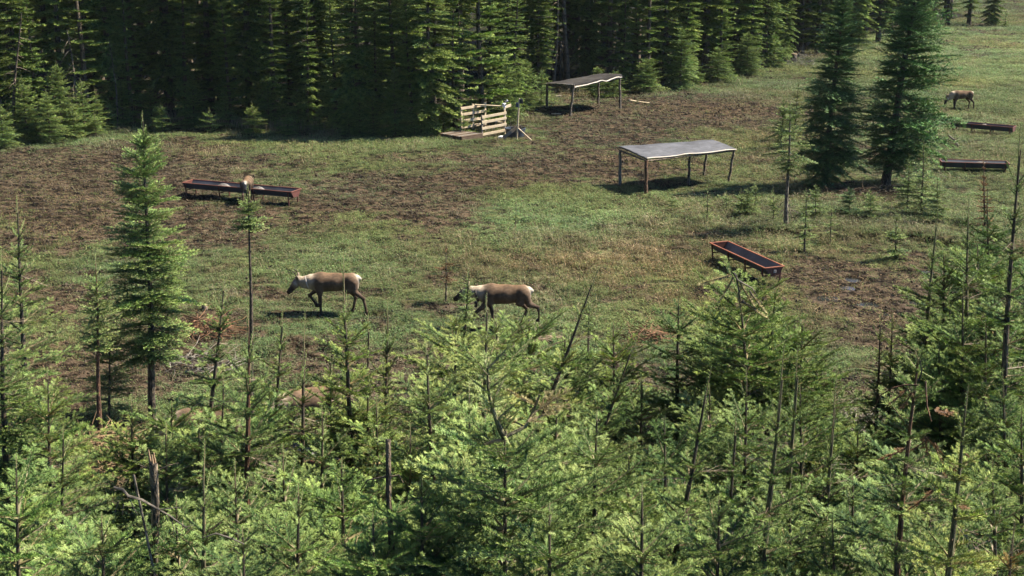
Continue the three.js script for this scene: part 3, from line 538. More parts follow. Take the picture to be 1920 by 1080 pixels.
{ const t = thing('root_tangle', 'bleached dead roots at the foot of the thin tree', 'dead roots', ground(1476, 404)), r = rng(3); for (let i = 0; i < 9; i++) { const a = -0.9 + r() * 4.5, L = 0.25 + 0.35 * r(); mesh('root', limb([V(0.03, 0.5 * r() + 0.1, 0.06), V(Math.cos(a) * L * 0.6, 0.35 * r() + 0.1, Math.abs(Math.sin(a)) * L * 0.6), V(Math.cos(a) * L * 1.2, 0.02, Math.abs(Math.sin(a)) * L + 0.1)], [0.014, 0.01, 0.004], 4), M.bleached, t); } }
const SAP = { lod: 'mid', leader: 0.25, whorl: 0.2, per: 5, prof: 0.8, category: 'sapling', infill: 0.4, thin: 0.1, gap: 0.15 };
[
  [837, 452, 836, 545, 31, 0.4, 'rusty half dead sapling between the two walking caribou', { pal: 'rusty', base: 0.3, tint: [0.75, 0.8, 0.8], gap: 0.35 }],
  [968, 372, 966, 440, 39, 0.22, 'yellowish sapling alone in the middle of the meadow', { pal: 'pale', base: 0.05, thin: 0.3 }],
  [541, 278, 540, 312, 51, 0.25, 'small pale sapling behind the long left trough', { pal: 'pale', base: 0.05 }],
  [1328, 345, 1326, 395, 39.5, 0.3, 'small fir sapling in front of the grey tarp shelter', { base: 0.1 }],
  [1418, 335, 1416, 382, 40.5, 0.6, 'bushy fir sapling right of the grey tarp shelter', { base: 0.02, infill: 1 }],
  [1390, 352, 1390, 388, 40, 0.5, 'low fir bush at the right posts of the grey tarp shelter', { base: 0.02, infill: 1 }],
  [1450, 350, 1450, 398, 39, 0.45, 'low fir bush at the foot of the thin tree', { base: 0.02, infill: 1 }],
  [1560, 375, 1558, 425, 37, 0.3, 'thin sapling in front of the left lone fir', { base: 0.1 }],
  [1732, 262, 1728, 372, 40, 0.65, 'yellow green young fir at the foot of the right lone fir', { pal: 'pale', base: 0.02, infill: 1 }],
  [1705, 290, 1702, 370, 41, 0.55, 'dark young fir at the foot of the right lone fir', { base: 0.05 }],
  [1512, 350, 1510, 420, 36, 0.35, 'open sapling right of the thin tree', { base: 0.1 }],
  [1845, 290, 1846, 350, 36, 0.3, 'rusty sapling near the nearer right hand trough', { pal: 'rusty', base: 0.1 }],
  [1498, 150, 1490, 240, 55, 0.7, 'yellowish larch like sapling left of the lone firs', { pal: 'pale', base: 0.1, tint: [0.75, 0.7, 0.6] }],
  [1470, 180, 1466, 245, 53, 0.9, 'spreading young fir left of the lone firs', { base: 0.05, infill: 1 }],
  [1402, 352, 1401, 392, 40, 0.6, 'spreading low fir in the shade left of the thin tree', { base: 0.02, infill: 1, leader: 0.12 }], [1362, 358, 1362, 385, 41, 0.5, 'spreading low fir under the right end of the grey shelter', { base: 0.02, infill: 1, leader: 0.12 }], [1530, 345, 1529, 388, 39.5, 0.6, 'low fir at the left foot of the left lone fir', { base: 0.02, infill: 1, leader: 0.12 }],
  [1592, 350, 1592, 385, 40, 0.65, 'low fir between the feet of the two lone firs', { base: 0.02, infill: 1, leader: 0.12, pal: 'blue' }], [1632, 352, 1632, 390, 39.5, 0.55, 'low fir left of the right lone trunk', { base: 0.02, infill: 1, leader: 0.12 }], [1758, 330, 1757, 378, 39, 0.6, 'low fir between the right lone fir and the nearer right trough', { base: 0.02, infill: 1, leader: 0.12 }], [1680, 392, 1680, 440, 35, 0.5, 'low fir on the sedge bank', { base: 0.02, infill: 1, leader: 0.12 }], [1260, 365, 1260, 385, 41, 0.4, 'tiny fir in front of the middle post of the grey shelter', { base: 0.02, infill: 1, leader: 0.1 }],
  [880, 500, 873, 590, 25, 0.45, 'small leafy sapling hiding the muzzle of the collared caribou', { base: 0.05, infill: 1 }],
  [1105, 560, 1104, 640, 24, 0.5, 'low sapling behind the trotting caribou', { base: 0.05 }],
].forEach(([tu, tv, lu, lv, d, R, label, o]) => nearTree('sapling', label, tu, tv, lu, lv, d, R, { ...SAP, ...o }));

// ------------------------------------------------------------------ the near firs
const N = (...a) => nearTree('near_fir', ...a), CONE = { prof: 0.62, R: 1.2 };
N('fir with a thin leader standing highest at the left picture edge', 33, 368, 45, 720, 15.5, 1.15, { prof: 0.85, pal: 'fir', base: 0.08 });
N('fir cut by the left picture edge behind the tall leader', 4, 470, 8, 800, 13, 1.1, { prof: 0.8, base: 0.08 });
N('tallest open fir on the left, standing over the mud', 268, 208, 284, 738, 23.2, 0.95, { lod: 'mid', prof: 0.42, base: 0.2, whorl: 0.32, per: 7, leader: 0.45, infill: 1, tint: [1.05, 1.1, 1], pal: 'fir', trunk: 0.012, droop: 0.25 });
N('slender sapling with yellow green top on a bare reddish stem', 178, 478, 188, 800, 22, 0.42, { lod: 'mid', pal: 'pale', base: 0.48, prof: 0.45, bark: M.barkRed, whorl: 0.24, leader: 0.35, trunk: 0.013, per: 6, droop: 0.1, tint: [0.85, 0.9, 0.8] });
N('low yellowish fir behind the bare reddish stem', 205, 610, 205, 760, 23, 0.75, { lod: 'mid', pal: 'pale', base: 0.05, leader: 0.2, prof: 0.6, tint: [0.8, 0.8, 0.65] });
N('bare pole tree with one green tuft in front of the long trough', 466, 345, 469, 590, 23.5, 0.34, { lod: 'mid', base: 0.8, whorl: 0.15, per: 7, leader: 0.3, prof: 0.4, trunk: 0.011, infill: 1, bark: M.bark, droop: 0.3 });
N('candelabra fir with upswept side stems left of the walking caribou', 466, 572, 470, 980, 11.5, 1.25, { prof: 0.75, whorl: 0.36, base: 0.1, gap: 0.15, rise: 1.0, thin: 0.12, bark: M.barkRed, trunk: 0.016 });
N('small fir top left of the candelabra fir', 421, 520, 405, 700, 13, 0.85, { prof: 0.8, leader: 0.35, base: 0.15 });
N('small upright fir top right of the candelabra fir', 532, 585, 520, 760, 13.2, 0.8, { prof: 0.8, leader: 0.4, base: 0.2 });
N('fir with a bare whip leader crossing the walking caribou', 643, 470, 652, 820, 13, 1.1, { prof: 0.72, leader: 0.75, base: 0.1, tint: [1.1, 1.1, 1] });
N('thin leader stem of a low fir below the walking caribou', 572, 588, 566, 800, 12.5, 0.8, { prof: 0.9, leader: 0.7, base: 0.1 });
N('thin stemmed sapling right of the walking caribou', 693, 590, 690, 800, 14, 0.5, { prof: 1, leader: 0.5, gap: 0.3, base: 0.1, tint: [0.95, 1, 0.9] });
N('brushy sapling with upright twigs between the caribou', 728, 560, 726, 780, 14.5, 0.7, { prof: 0.8, leader: 0.5, rise: 1.2, droop: -0.2, base: 0.1 });
N('pale tipped fir in front of the collared caribou', 914, 548, 912, 760, 11.5, 1.1, { pal: 'pale', prof: 0.6, leader: 0.45, base: 0.15, tint: [1, 1, 0.95] });
N('fir of grey green tips left of the forked fir', 800, 640, 812, 900, 11, 1.1, { pal: 'pale', prof: 0.6, base: 0.12, leader: 0.3, tint: [0.9, 0.95, 0.95] });
N('leaning fir with a long slanting leader behind the forked fir', 1122, 498, 1052, 690, 12.5, 0.85, { prof: 0.8, leader: 0.5, base: 0.2, pal: 'pale', tint: [0.95, 1, 0.9], gap: 0.2 });
N('second slanting fir beside the leaning one', 1195, 625, 1130, 800, 11.5, 0.95, { prof: 0.7, leader: 0.5, base: 0.2 });
N('dark fir with a visible trunk between the forked fir and the trough', 1273, 560, 1272, 800, 14, 1.15, { pal: 'blue', prof: 0.6, base: 0.1, tint: [1.1, 1.1, 1.05], leader: 0.2, trunk: 0.019 });
N('dense fir filling the middle behind the forked fir', 1060, 610, 1062, 900, 13.5, 1.3, { prof: 0.5, base: 0.1, leader: 0.3 });
N('fir with yellow dead curled top below the near trough', 1385, 528, 1400, 740, 12.5, 1.25, { prof: 0.4, leader: 0.1, base: 0.1, pal: 'fir', tint: [1.05, 1.05, 1] });
N('fir with a thick bare trunk piece right of the curled top', 1455, 535, 1447, 680, 12.8, 1.1, { prof: 0.42, leader: 0.2, base: 0.12, tint: [1.05, 1.1, 1], trunk: 0.019, pal: 'fir', thin: 0.1 });
N('tall whip leader fir at the right of the middle, with spaced whorls', 1474, 640, 1440, 1020, 8.2, 1.05, { prof: 1.0, leader: 0.65, whorl: 0.42, gap: 0.12, infill: 0.3, bark: M.barkGreen, base: 0.2 });
N('thinner leader fir right behind the whip leader fir', 1500, 650, 1484, 920, 9.4, 0.95, { prof: 0.95, leader: 0.6, whorl: 0.4, bark: M.barkGreen, base: 0.2 });
N('straight green stemmed fir in front of the brown swamp', 1570, 692, 1552, 930, 9.2, 1.0, { prof: 1.0, leader: 0.75, whorl: 0.4, bark: M.barkGreen, base: 0.2 });
N('leaning leader fir left of the whip leader fir', 1332, 688, 1285, 930, 8.4, 1.05, { prof: 0.9, leader: 0.5, whorl: 0.36, base: 0.2, bark: M.bark });
N('short leader fir behind the leaning leader fir', 1384, 770, 1374, 920, 9.2, 1.0, { prof: 0.8, leader: 0.5, base: 0.2 });
N('sparse sapling pair, the left stem, beside the swamp', 1651, 590, 1644, 760, 14.5, 0.5, { prof: 0.7, leader: 0.3, gap: 0.2, base: 0.2 });
N('sparse sapling pair, the right stem, beside the swamp', 1674, 586, 1668, 760, 14.7, 0.5, { prof: 0.7, leader: 0.2, gap: 0.2, base: 0.2, pal: 'pale', tint: [0.85, 0.9, 0.8] });
N('tall thin stemmed fir crossing the brown swamp on the right', 1762, 380, 1738, 600, 14.5, 1.05, { prof: 1.25, leader: 0.7, whorl: 0.36, gap: 0.1, bark: M.barkGreen, base: 0.1, infill: 0.4 });
N('second tall thin stemmed fir just left of the dark bushy firs', 1817, 372, 1808, 640, 14, 1.1, { prof: 1.05, leader: 0.5, base: 0.1, bark: M.barkGreen });
N('dark bushy fir behind the tall stems on the right', 1850, 352, 1852, 620, 17, 1.4, { pal: 'blue', prof: 0.6, base: 0.06, tint: [1.25, 1.25, 1.15] });
N('tallest stem at the right picture edge with few boughs', 1918, 232, 1885, 760, 12, 0.95, { prof: 1.2, leader: 0.6, gap: 0.2, whorl: 0.42, bark: M.bark, trunk: 0.012, base: 0.15, infill: 0.3 });
N('full fir at the right picture edge below the tallest stem', 1935, 420, 1930, 760, 13.5, 1.3, { prof: 0.65, base: 0.08, pal: 'blue', tint: [1.25, 1.3, 1.2] });
N('dense fir filling the right side under the tall stems', 1805, 520, 1800, 800, 13, 1.25, { prof: 0.6, base: 0.08, tint: [0.95, 1, 0.95] });
N('fir with rust red dead twigs along its top', 1722, 672, 1690, 1000, 8.6, 1.15, { prof: 0.9, leader: 0.05, gap: 0.2, base: 0.2, bark: M.barkRed, top: 0.06, trunk: 0.013, infill: 0.3 });
N('tall leader fir with pale forked top at the lower right', 1814, 722, 1785, 1000, 7.8, 1.05, { prof: 0.95, leader: 0.35, whorl: 0.4, base: 0.25, bark: M.barkGreen, pal: 'pale', tint: [0.95, 1, 0.85] });
N('small fir with orange dying tip in the lower right corner', 1902, 975, 1894, 1070, 7.0, 0.8, { prof: 0.9, leader: 0.3, base: 0.3, pal: 'straw', tint: [0.9, 0.75, 0.55] });
N('forked fir with broken top, largest in the bottom middle', 946, 800, 942, 1040, 8.3, 1.55, { prof: 0.5, leader: 0.02, base: 0.2, pal: 'pale', tint: [0.82, 0.92, 0.9], per: 7, infill: 1, trunk: 0.011 });
N('dense fir at the bottom right of the forked fir', 1120, 770, 1115, 1000, 9.4, 1.4, { prof: 0.5, leader: 0.2, base: 0.2, pal: 'pale', tint: [0.85, 0.92, 0.88], infill: 1 });
N('fir of bright drooping tips on the bottom edge, right of the middle', 1205, 905, 1205, 1060, 7.4, 1.1, { prof: 0.6, leader: 0.3, base: 0.3, pal: 'pale', tint: [0.85, 0.95, 0.9] });
N('dark fir mass below the dead broken stem', 640, 860, 640, 1040, 9.5, 1.35, { prof: 0.5, leader: 0.2, base: 0.2, infill: 1, pal: 'fir', tint: [0.95, 1.05, 1] });
N('low full fir left of the dead broken stem', 560, 905, 560, 1060, 8.6, 1.2, { prof: 0.55, leader: 0.25, base: 0.25, infill: 1, pal: 'fir' });
N('full fir on the bottom edge left of the forked fir', 790, 890, 790, 1060, 8.2, 1.25, { prof: 0.5, leader: 0.2, base: 0.25, infill: 1, pal: 'fir', tint: [1, 1.1, 1.05] });
N('slim leader fir right of the broken brown trunk', 381, 825, 377, 1040, 8.8, 1.0, { prof: 0.8, leader: 0.5, base: 0.2, bark: M.barkGreen });
N('full fir in the lower left corner', 30, 850, 30, 1040, 9.5, 1.4, { prof: 0.5, leader: 0.3, base: 0.2, infill: 1, tint: [1, 1.1, 1] });
N('dense fir on the left bottom edge right of the corner fir', 190, 960, 190, 1060, 8.8, 1.2, { prof: 0.5, leader: 0.2, base: 0.25, infill: 1 });
N('dense fir filling the left side below the thin leader', 90, 690, 92, 900, 13, 1.35, { prof: 0.55, leader: 0.3, base: 0.1, infill: 1, tint: [1.05, 1.1, 1] });
N('fir behind the broken brown trunk on the left', 245, 740, 250, 900, 12.5, 1.05, { prof: 0.6, leader: 0.3, base: 0.15, tint: [1, 1, 0.9] });
N('dense fir on the bottom edge below the broken brown trunk', 330, 930, 330, 1060, 9.2, 1.25, { prof: 0.5, leader: 0.2, base: 0.2, infill: 1 });
N('fir of fine layered sprays above the hidden trough', 605, 760, 606, 900, 11.3, 1.1, { prof: 0.6, leader: 0.3, base: 0.15, infill: 1 });
N('fir of fine layered sprays left of the forked fir', 705, 740, 705, 900, 11.6, 1.1, { prof: 0.6, leader: 0.3, base: 0.15, infill: 1, tint: [1, 1.05, 0.95] });
N('dark fir right of the forked fir, in the shade of its neighbours', 1245, 780, 1245, 960, 10.5, 1.2, { pal: 'blue', prof: 0.5, leader: 0.2, base: 0.15, tint: [1.2, 1.2, 1.1], infill: 1 });
N('dense fir on the bottom edge below the leaning leader fir', 1350, 930, 1348, 1060, 8.0, 1.2, { prof: 0.5, leader: 0.2, base: 0.25, infill: 1 });
N('dense fir below the straight green stemmed fir', 1600, 880, 1598, 1020, 9.6, 1.35, { prof: 0.5, leader: 0.25, base: 0.2, infill: 1 });
N('layered fir behind the green stem, at the foot of the swamp', 1610, 770, 1608, 900, 12, 1.2, { prof: 0.55, leader: 0.25, base: 0.15, infill: 1, tint: [0.95, 1, 0.95] });
N('dense fir behind the rust red twigs', 1745, 830, 1745, 960, 10.8, 1.3, { prof: 0.5, leader: 0.2, base: 0.15, infill: 1 });
N('dense fir at the right edge above the orange tip', 1915, 760, 1912, 920, 10.2, 1.3, { prof: 0.5, leader: 0.25, base: 0.15, infill: 1, tint: [1, 1.05, 1], pal: 'fir' });
N('dense fir between the two leader stems on the bottom edge', 1480, 930, 1480, 1060, 8.8, 1.2, { prof: 0.5, leader: 0.2, base: 0.25, infill: 1 });
N('dense fir behind the leaning leader fir and the curled top', 1330, 720, 1330, 900, 11.5, 1.2, { prof: 0.5, leader: 0.25, base: 0.12, infill: 1 });
N('dense fir between the thick trunk piece and the green stem', 1500, 720, 1500, 900, 11.8, 1.15, { prof: 0.5, leader: 0.25, base: 0.12, infill: 1 });
N('fir beside the dead broken stem on the bottom edge', 700, 960, 700, 1070, 8.0, 1.1, { prof: 0.5, leader: 0.2, base: 0.3, infill: 1, tint: [0.9, 1, 0.9] });
N('fir on the bottom edge under the slim leader fir', 455, 985, 455, 1070, 8.2, 1.05, { prof: 0.5, leader: 0.2, base: 0.3, infill: 1 });
N('fir on the bottom edge under the rust red twigs', 1680, 985, 1680, 1075, 8.0, 1.1, { prof: 0.5, leader: 0.2, base: 0.3, infill: 1 });
N('fir on the bottom edge right of the forked fir', 1030, 940, 1030, 1070, 7.8, 1.1, { prof: 0.5, leader: 0.2, base: 0.3, infill: 1, pal: 'pale', tint: [0.8, 0.9, 0.85] });

for (const [tu, tv, d, R, label, o] of [
  [856, 586, 14, 1.1, 'full fir under the collared caribou, left of the pale tipped one', { pal: 'pale', tint: [0.95, 1, 0.9], prof: 0.36, leader: 0.15 }], [992, 578, 14.2, 1.1, 'full fir under the hind legs of the collared caribou', { prof: 0.38, leader: 0.2 }], [1150, 590, 14, 1.25, 'bushy fir right of the leaning fir', { tint: [1, 1, 0.9] }], [1205, 700, 12.5, 1.2, 'bushy fir left of the dark fir with visible trunk', {}],
  [1045, 720, 11, 1.2, 'full fir just behind the forked top on its right', { pal: 'pale', tint: [0.85, 0.95, 0.85] }], [880, 720, 10.6, 1.15, 'full fir just behind the forked top on its left', { pal: 'pale', tint: [0.9, 1, 0.9] }], [1330, 600, 13.8, 1.2, 'full fir below the near trough, left of the curled top', {}], [1420, 600, 13.6, 1.2, 'full fir below the near trough, right of the curled top', { tint: [1.05, 1.1, 1] }],
  [1540, 640, 13.2, 1.05, 'fir reaching sideways at the left rim of the brown swamp', {}], [1400, 690, 11, 1.2, 'dense fir under the thick bare trunk piece', {}], [1760, 640, 13, 1.15, 'dense fir at the right rim of the brown swamp', { pal: 'blue', tint: [1.35, 1.4, 1.3] }], [1850, 600, 12.6, 1.25, 'dense fir between the tall stems on the right', { tint: [0.95, 1, 0.95] }],
  [505, 690, 12.6, 1.0, 'fir right of the candelabra fir at its lower half', { tint: [1.05, 1.1, 0.95] }], [420, 700, 12.4, 1.05, 'fir left of the candelabra fir at its lower half', {}], [620, 660, 13.4, 1.05, 'bushy fir left of the bare whip leader', { tint: [1.05, 1.1, 1] }], [690, 690, 13, 1.05, 'bushy fir right of the bare whip leader', {}],
  [770, 790, 10.6, 1.1, 'fir between the dead broken stem and the forked fir', { tint: [0.95, 1, 0.9] }], [120, 800, 11.2, 1.25, 'full fir at lower left between corner fir and brush heap', {}], [310, 790, 11.2, 1.05, 'fir just right of the dry brush heap', {}], [322, 752, 12.6, 0.9, 'fir below the tallest open fir, in front of the half seen tan back', { prof: 0.36, leader: 0.15 }], [374, 770, 12.2, 0.9, 'fir right below the half seen tan back', { prof: 0.38, leader: 0.15 }], [1348, 566, 13.6, 1.05, 'full fir left of the curled top, close below the near trough', { prof: 0.36, leader: 0.15 }], [1428, 556, 13.4, 1.05, 'full fir just under the end plate of the near trough', { prof: 0.36, leader: 0.15, tint: [1.05, 1.1, 1] }], [1505, 600, 13, 1.05, 'full fir right of the thick bare trunk piece', { prof: 0.38, leader: 0.15 }], [1770, 470, 15.4, 1.15, 'full fir between the swamp and the tall stems', { prof: 0.4, leader: 0.2 }], [1865, 560, 13.4, 1.25, 'full wide fir in the middle of the right edge', { prof: 0.38, leader: 0.15, tint: [0.95, 1, 0.95] }],
  [1832, 440, 15.2, 1.25, 'bushy fir rising between the tall thin stems on the right', { prof: 0.42, tint: [0.95, 1, 0.9] }], [1888, 490, 14.4, 1.3, 'bushy fir left of the tallest stem at the right edge', { prof: 0.42 }], [1782, 560, 14.2, 1.15, 'bushy fir right of the tall thin stem by the swamp', { prof: 0.42, tint: [1, 1.05, 0.95] }], [1880, 690, 11.6, 1.2, 'full fir below the tallest stem at the right edge', {}], [930, 596, 13.2, 1.0, 'full fir at the forelegs of the collared caribou', { pal: 'pale', prof: 0.4, leader: 0.15, tint: [0.95, 1, 0.95] }], [440, 860, 10, 1.1, 'fir at the foot of the candelabra fir', {}],
  [530, 830, 10.4, 1.1, 'fir in front of the hidden trough', {}], [1180, 830, 9.6, 1.25, 'full fir right of the forked fir, above the bright drooping tips', { pal: 'pale', tint: [0.82, 0.92, 0.86] }], [860, 880, 9, 1.2, 'full fir close in front of the forked fir on its left', { pal: 'pale', tint: [0.8, 0.92, 0.85] }], [1560, 960, 8.4, 1.1, 'full fir on the bottom edge below the green stem', {}], [1860, 860, 9.2, 1.2, 'full fir right of the tall leader with pale fork', {}],
]) N(label, tu, tv, tu + (tu % 7) - 3, tv + 220, d, R, { prof: 0.6, leader: 0.3, base: 0.12, infill: 0.9, ...o });

// dead stems, broken trunks and bare branches among the near firs
function stem(name, label, category, tu, tv, lu, lv, d, r0, mat, extra) {
  const tip = atDepth(tu, tv, d), low = atDepth(lu, lv, d), s = tip.y / (tip.y - low.y), foot = settle(V(lerp(tip.x, low.x, s), 0, -d)), t = thing(name, label, category, foot), n = 14, pts = [], rad = [], L = tip.clone().sub(foot);
  for (let i = 0; i <= n; i++) { pts.push(V(L.x * i / n + Math.sin(i * 1.3 + tu) * 0.015, L.y * i / n - (i ? 0 : 0.1), Math.cos(i * 1.1 + tu) * 0.015)); rad.push(r0 * (1.25 - 0.35 * i / n)); }
  mesh('trunk', limb(pts, rad, 9, null, 0.22), mat, t);
  if (extra) extra(t, (u, v, dz = 0) => atDepth(u, v, d + dz).sub(foot), L);
  return t;
}
const twig = (t, pts, r, mat = M.deadwood, name = 'dead_branch') => mesh(name, limb(pts, pts.map((_, i) => Math.max(0.002, r * (1 - i / pts.length * 0.8))), 5, null, 0.15), mat, t);
stem('broken_trunk', 'thick brown trunk snapped off with a pale splintered top', 'broken trunk', 286, 868, 288, 1000, 9.2, 0.032, M.bark, (t, at, L) => {
  for (let i = 0; i < 5; i++) { const a = i * 1.3, p = L.clone().add(V(Math.cos(a) * 0.016, -0.02, Math.sin(a) * 0.016)); mesh('splinter', limb([p, p.clone().add(V(Math.cos(a) * 0.006, 0.06 + 0.035 * (i % 3), Math.sin(a) * 0.006))], [0.014, 0.004], 5), M.stub, t); }
  twig(t, [at(300, 880), at(318, 872), at(335, 868)], 0.008, M.bark); twig(t, [at(276, 878), at(262, 872)], 0.008, M.bark);
});
stem('broken_trunk', 'dead brown stem with bare twigs and a broken top, left of the forked fir', 'broken trunk', 729, 826, 736, 1060, 8.3, 0.021, M.bark, (t, at) => {
  twig(t, [at(731, 892), at(712, 896, 0.1), at(690, 900, 0.2), at(672, 925, 0.3)], 0.008, M.bark); twig(t, [at(733, 893), at(748, 890), at(756, 905)], 0.006, M.bark); twig(t, [at(730, 975), at(728, 1000), at(734, 1015)], 0.008, M.stub); twig(t, [at(738, 985), at(765, 992), at(790, 998)], 0.006, M.bark);
  twig(t, [at(733, 1060), at(715, 1066), at(705, 1078)], 0.01, M.deadwood); twig(t, [at(738, 1062), at(752, 1070), at(756, 1085)], 0.01, M.deadwood); twig(t, [at(730, 900), at(722, 930, 0.1), at(710, 945, 0.15)], 0.005, M.barkRed);
});
stem('grey_stem', 'bare crooked stem leaning in front of the broken brown trunk', 'dead stem', 247, 890, 276, 1010, 8.7, 0.009, M.deadwood);
{ // the bare grey branch caught across the lower left firs
  const t = thing('bare_branch', 'bleached forked dead branch slanting across the lower left firs', 'dead branch', atDepth(213, 914, 7.7)), at = (u, v, dz = 0) => atDepth(u, v, 7.7 + dz).sub(t.position);
  mesh('stem', limb([at(213, 914), at(230, 918), at(240, 930), at(265, 937), at(285, 948), at(320, 968), at(355, 994)], [0.009, 0.01, 0.009, 0.008, 0.007, 0.006, 0.003], 7, null, 0.2), M.bleached, t);
  for (const p of [[[245, 940], [252, 955], [258, 965]], [[232, 945], [229, 965]], [[222, 940], [216, 960]], [[300, 955], [325, 952], [340, 951]], [[310, 965], [315, 978]], [[322, 972], [325, 990], [327, 1004]], [[335, 980], [350, 988], [362, 985]]]) mesh('twig', limb(p.map(([u, v], i) => at(u, v, i * 0.02)), p.map((_, i) => 0.004 - i * 0.0012), 5), M.bleached, t);
  const s = thing('bare_branch', 'thin curved dead twig right of the bleached forked branch', 'dead branch', atDepth(380, 1000, 7.6)), a2 = (u, v) => atDepth(u, v, 7.6).sub(s.position);
  mesh('stem', limb([a2(380, 1008), a2(405, 1000), a2(430, 1008), a2(458, 1020)], [0.003, 0.006, 0.006, 0.004], 5), M.bleached, s); mesh('twig', limb([a2(436, 1009), a2(441, 1000), a2(452, 1002)], [0.005, 0.004, 0.002], 5), M.bleached, s);
}
{ // the forked top of the broken fir
  const d = 8.25, t = thing('forked_top', 'pale barked fork of two upright limbs above the broken fir top', 'tree fork', atDepth(946, 822, d)), at = (u, v, dz = 0) => atDepth(u, v, d + dz).sub(t.position);
  mesh('limb', limb([at(946, 822), at(938, 805), at(925, 770), at(916, 735), at(914, 690)], [0.022, 0.018, 0.015, 0.011, 0.006], 8, null, 0.15), M.barkGreen, t);
  mesh('limb', limb([at(946, 825), at(925, 828), at(908, 834)], [0.014, 0.012, 0.008], 7), M.stub, t);
  mesh('limb', limb([at(950, 818, 0.1), at(985, 800, 0.15), at(1000, 770, 0.2), at(1012, 740, 0.2)], [0.014, 0.013, 0.011, 0.007], 7), M.barkGreen, t);
  mesh('splinter', limb([at(946, 822), at(950, 808)], [0.016, 0.005], 6), M.stub, t);
  const set = boughs('straw', 'near', 0), pl = boughs('pale', 'near', 1), put = (g, s, u, v, dz, yaw, pitch) => { const m = mesh('spray', g, M.needle, t); m.position.copy(at(u, v, dz)); m.rotation.set(0.2, yaw, pitch, 'YZX'); m.scale.setScalar(s); };
  put(set[1][1], 0.55, 985, 800, 0.15, 2.9, 0.3); put(set[1][1], 0.5, 1000, 775, 0.2, 0.2, 0.5); put(set[0][1], 0.9, 1005, 760, 0.2, 3.4, 0.5); put(set[0][1], 0.9, 990, 790, 0.15, 0.4, 0.2);
  for (let i = 0; i < 9; i++) put(pl[0][1], 0.75, lerp(928, 914, i / 8), lerp(790, 692, i / 8), 0, i * 2.4, 0.7);
}
{ // curled dead top, dead red twigs
  const d = 11.7, t = thing('curled_top', 'yellow dead curled shoot hanging on a fir top below the near trough', 'dead shoot', atDepth(1378, 508, d)), at = (u, v, dz = 0) => atDepth(u, v, d + dz).sub(t.position);
  twig(t, [at(1376, 512), at(1383, 525), at(1395, 532), at(1410, 540), at(1420, 556)], 0.012, M.bleached, 'stem'); twig(t, [at(1380, 515), at(1384, 540), at(1388, 562)], 0.009, M.bleached, 'stem'); twig(t, [at(1388, 566), at(1405, 572), at(1418, 580)], 0.009, M.bleached, 'stem');
  const g = boughs('straw', 'near', 2);
  for (const [u, v, s, yaw, p] of [[1372, 515, 0.9, 3.4, -0.3], [1388, 530, 0.8, 0.2, -1.1], [1405, 545, 0.8, 0.1, -1.0], [1392, 565, 0.9, 0.3, -0.7], [1375, 520, 0.8, 2.6, -1.2], [1384, 550, 0.7, 0.9, -1.3]]) { const m = mesh('spray', g[0][1], M.needle, t); m.position.copy(at(u, v)); m.rotation.set(0, yaw, p, 'YZX'); m.scale.setScalar(s * 1.2); }
  const e = 8.0, s = thing('dead_twigs', 'rust red dead twig clusters hanging on the lower right fir', 'dead twigs', atDepth(1720, 720, e)), b = (u, v, dz = 0) => atDepth(u, v, e + dz).sub(s.position), rr = boughs('rusty', 'near', 0);
  twig(s, [b(1722, 722), b(1695, 722, 0.1), b(1672, 728, 0.2), b(1650, 742, 0.3), b(1640, 765, 0.4)], 0.006, M.barkRed, 'stem'); twig(s, [b(1722, 715), b(1728, 700), b(1726, 676)], 0.006, M.bleached, 'stem'); twig(s, [b(1735, 715), b(1738, 760), b(1746, 790)], 0.007, M.barkRed, 'stem');
  for (const [u, v, k, yaw, p] of [[1700, 730, 0.5, 3.0, -0.9], [1710, 735, 0.5, 2.4, -1.2], [1752, 770, 0.55, 0.3, -0.3], [1752, 830, 0.6, 0.4, -1.2], [1742, 820, 0.5, 2.8, -0.9], [1700, 840, 0.6, 3.2, -0.5], [1760, 925, 0.8, 0.2, -0.6], [1750, 920, 0.7, 2.9, -0.9], [1770, 935, 0.7, 0.8, 0.9], [1735, 818, 0.5, 0.9, -1.3], [1810, 850, 0.4, 0.5, -0.8]]) { const m = mesh('dead_spray', rr[0][1], M.needle, s); m.position.copy(b(u, v, 0.05)); m.rotation.set(0.3, yaw, p, 'YZX'); m.scale.setScalar(k * 1.1); }
}
// piles of dead brush on the ground
function brush(label, u, v, w, seed, n = 120, mat = M.twig, tone = [0.3, 0.22, 0.14], hgt = 0.5) {
  const t = new Tris(), r = rng(seed), o = ground(u, v);
  for (let i = 0; i < n; i++) {
    const a = r() * 6.28, q = Math.sqrt(r()) * w, p = V(Math.cos(a) * q, r() * hgt * (1 - q / w * 0.7), Math.sin(a) * q * 0.8), b = r() * 6.28, L = 0.2 + 0.6 * r(), k = 0.35 + 0.6 * r(), c = tone.map((x) => x * k);
    let d = V(Math.cos(b), (r() - 0.4) * 0.7, Math.sin(b)), z = p;
    for (let j = 0; j < 3; j++) { const e = z.clone().addScaledVector(d, L / 3); e.y = Math.max(0, e.y); t.stick(z, e, 0.012 * (1 - j * 0.25) * (0.5 + r()), 0.012 * (0.75 - j * 0.25) * 0.7, c); z = e; d = d.clone().add(V((r() - 0.5) * 0.8, (r() - 0.6) * 0.5, (r() - 0.5) * 0.8)).normalize(); }
  }
  const m = tag(mesh('brush_pile', t.build(), mat), label, 'brush pile', null, 'stuff'); m.position.copy(o);
}
brush('heap of dry tangled brush between the left firs', 190, 872, 0.85, 1, 420, M.twig, [0.3, 0.2, 0.11], 0.8);
brush('reddish brown brush pile beside the small cut stump', 385, 622, 0.6, 2, 160, M.twig, [0.26, 0.14, 0.08], 0.4);
brush('grey twigs on the mud left of the candelabra fir', 370, 690, 0.8, 3, 130, M.twig, [0.25, 0.22, 0.18], 0.3);
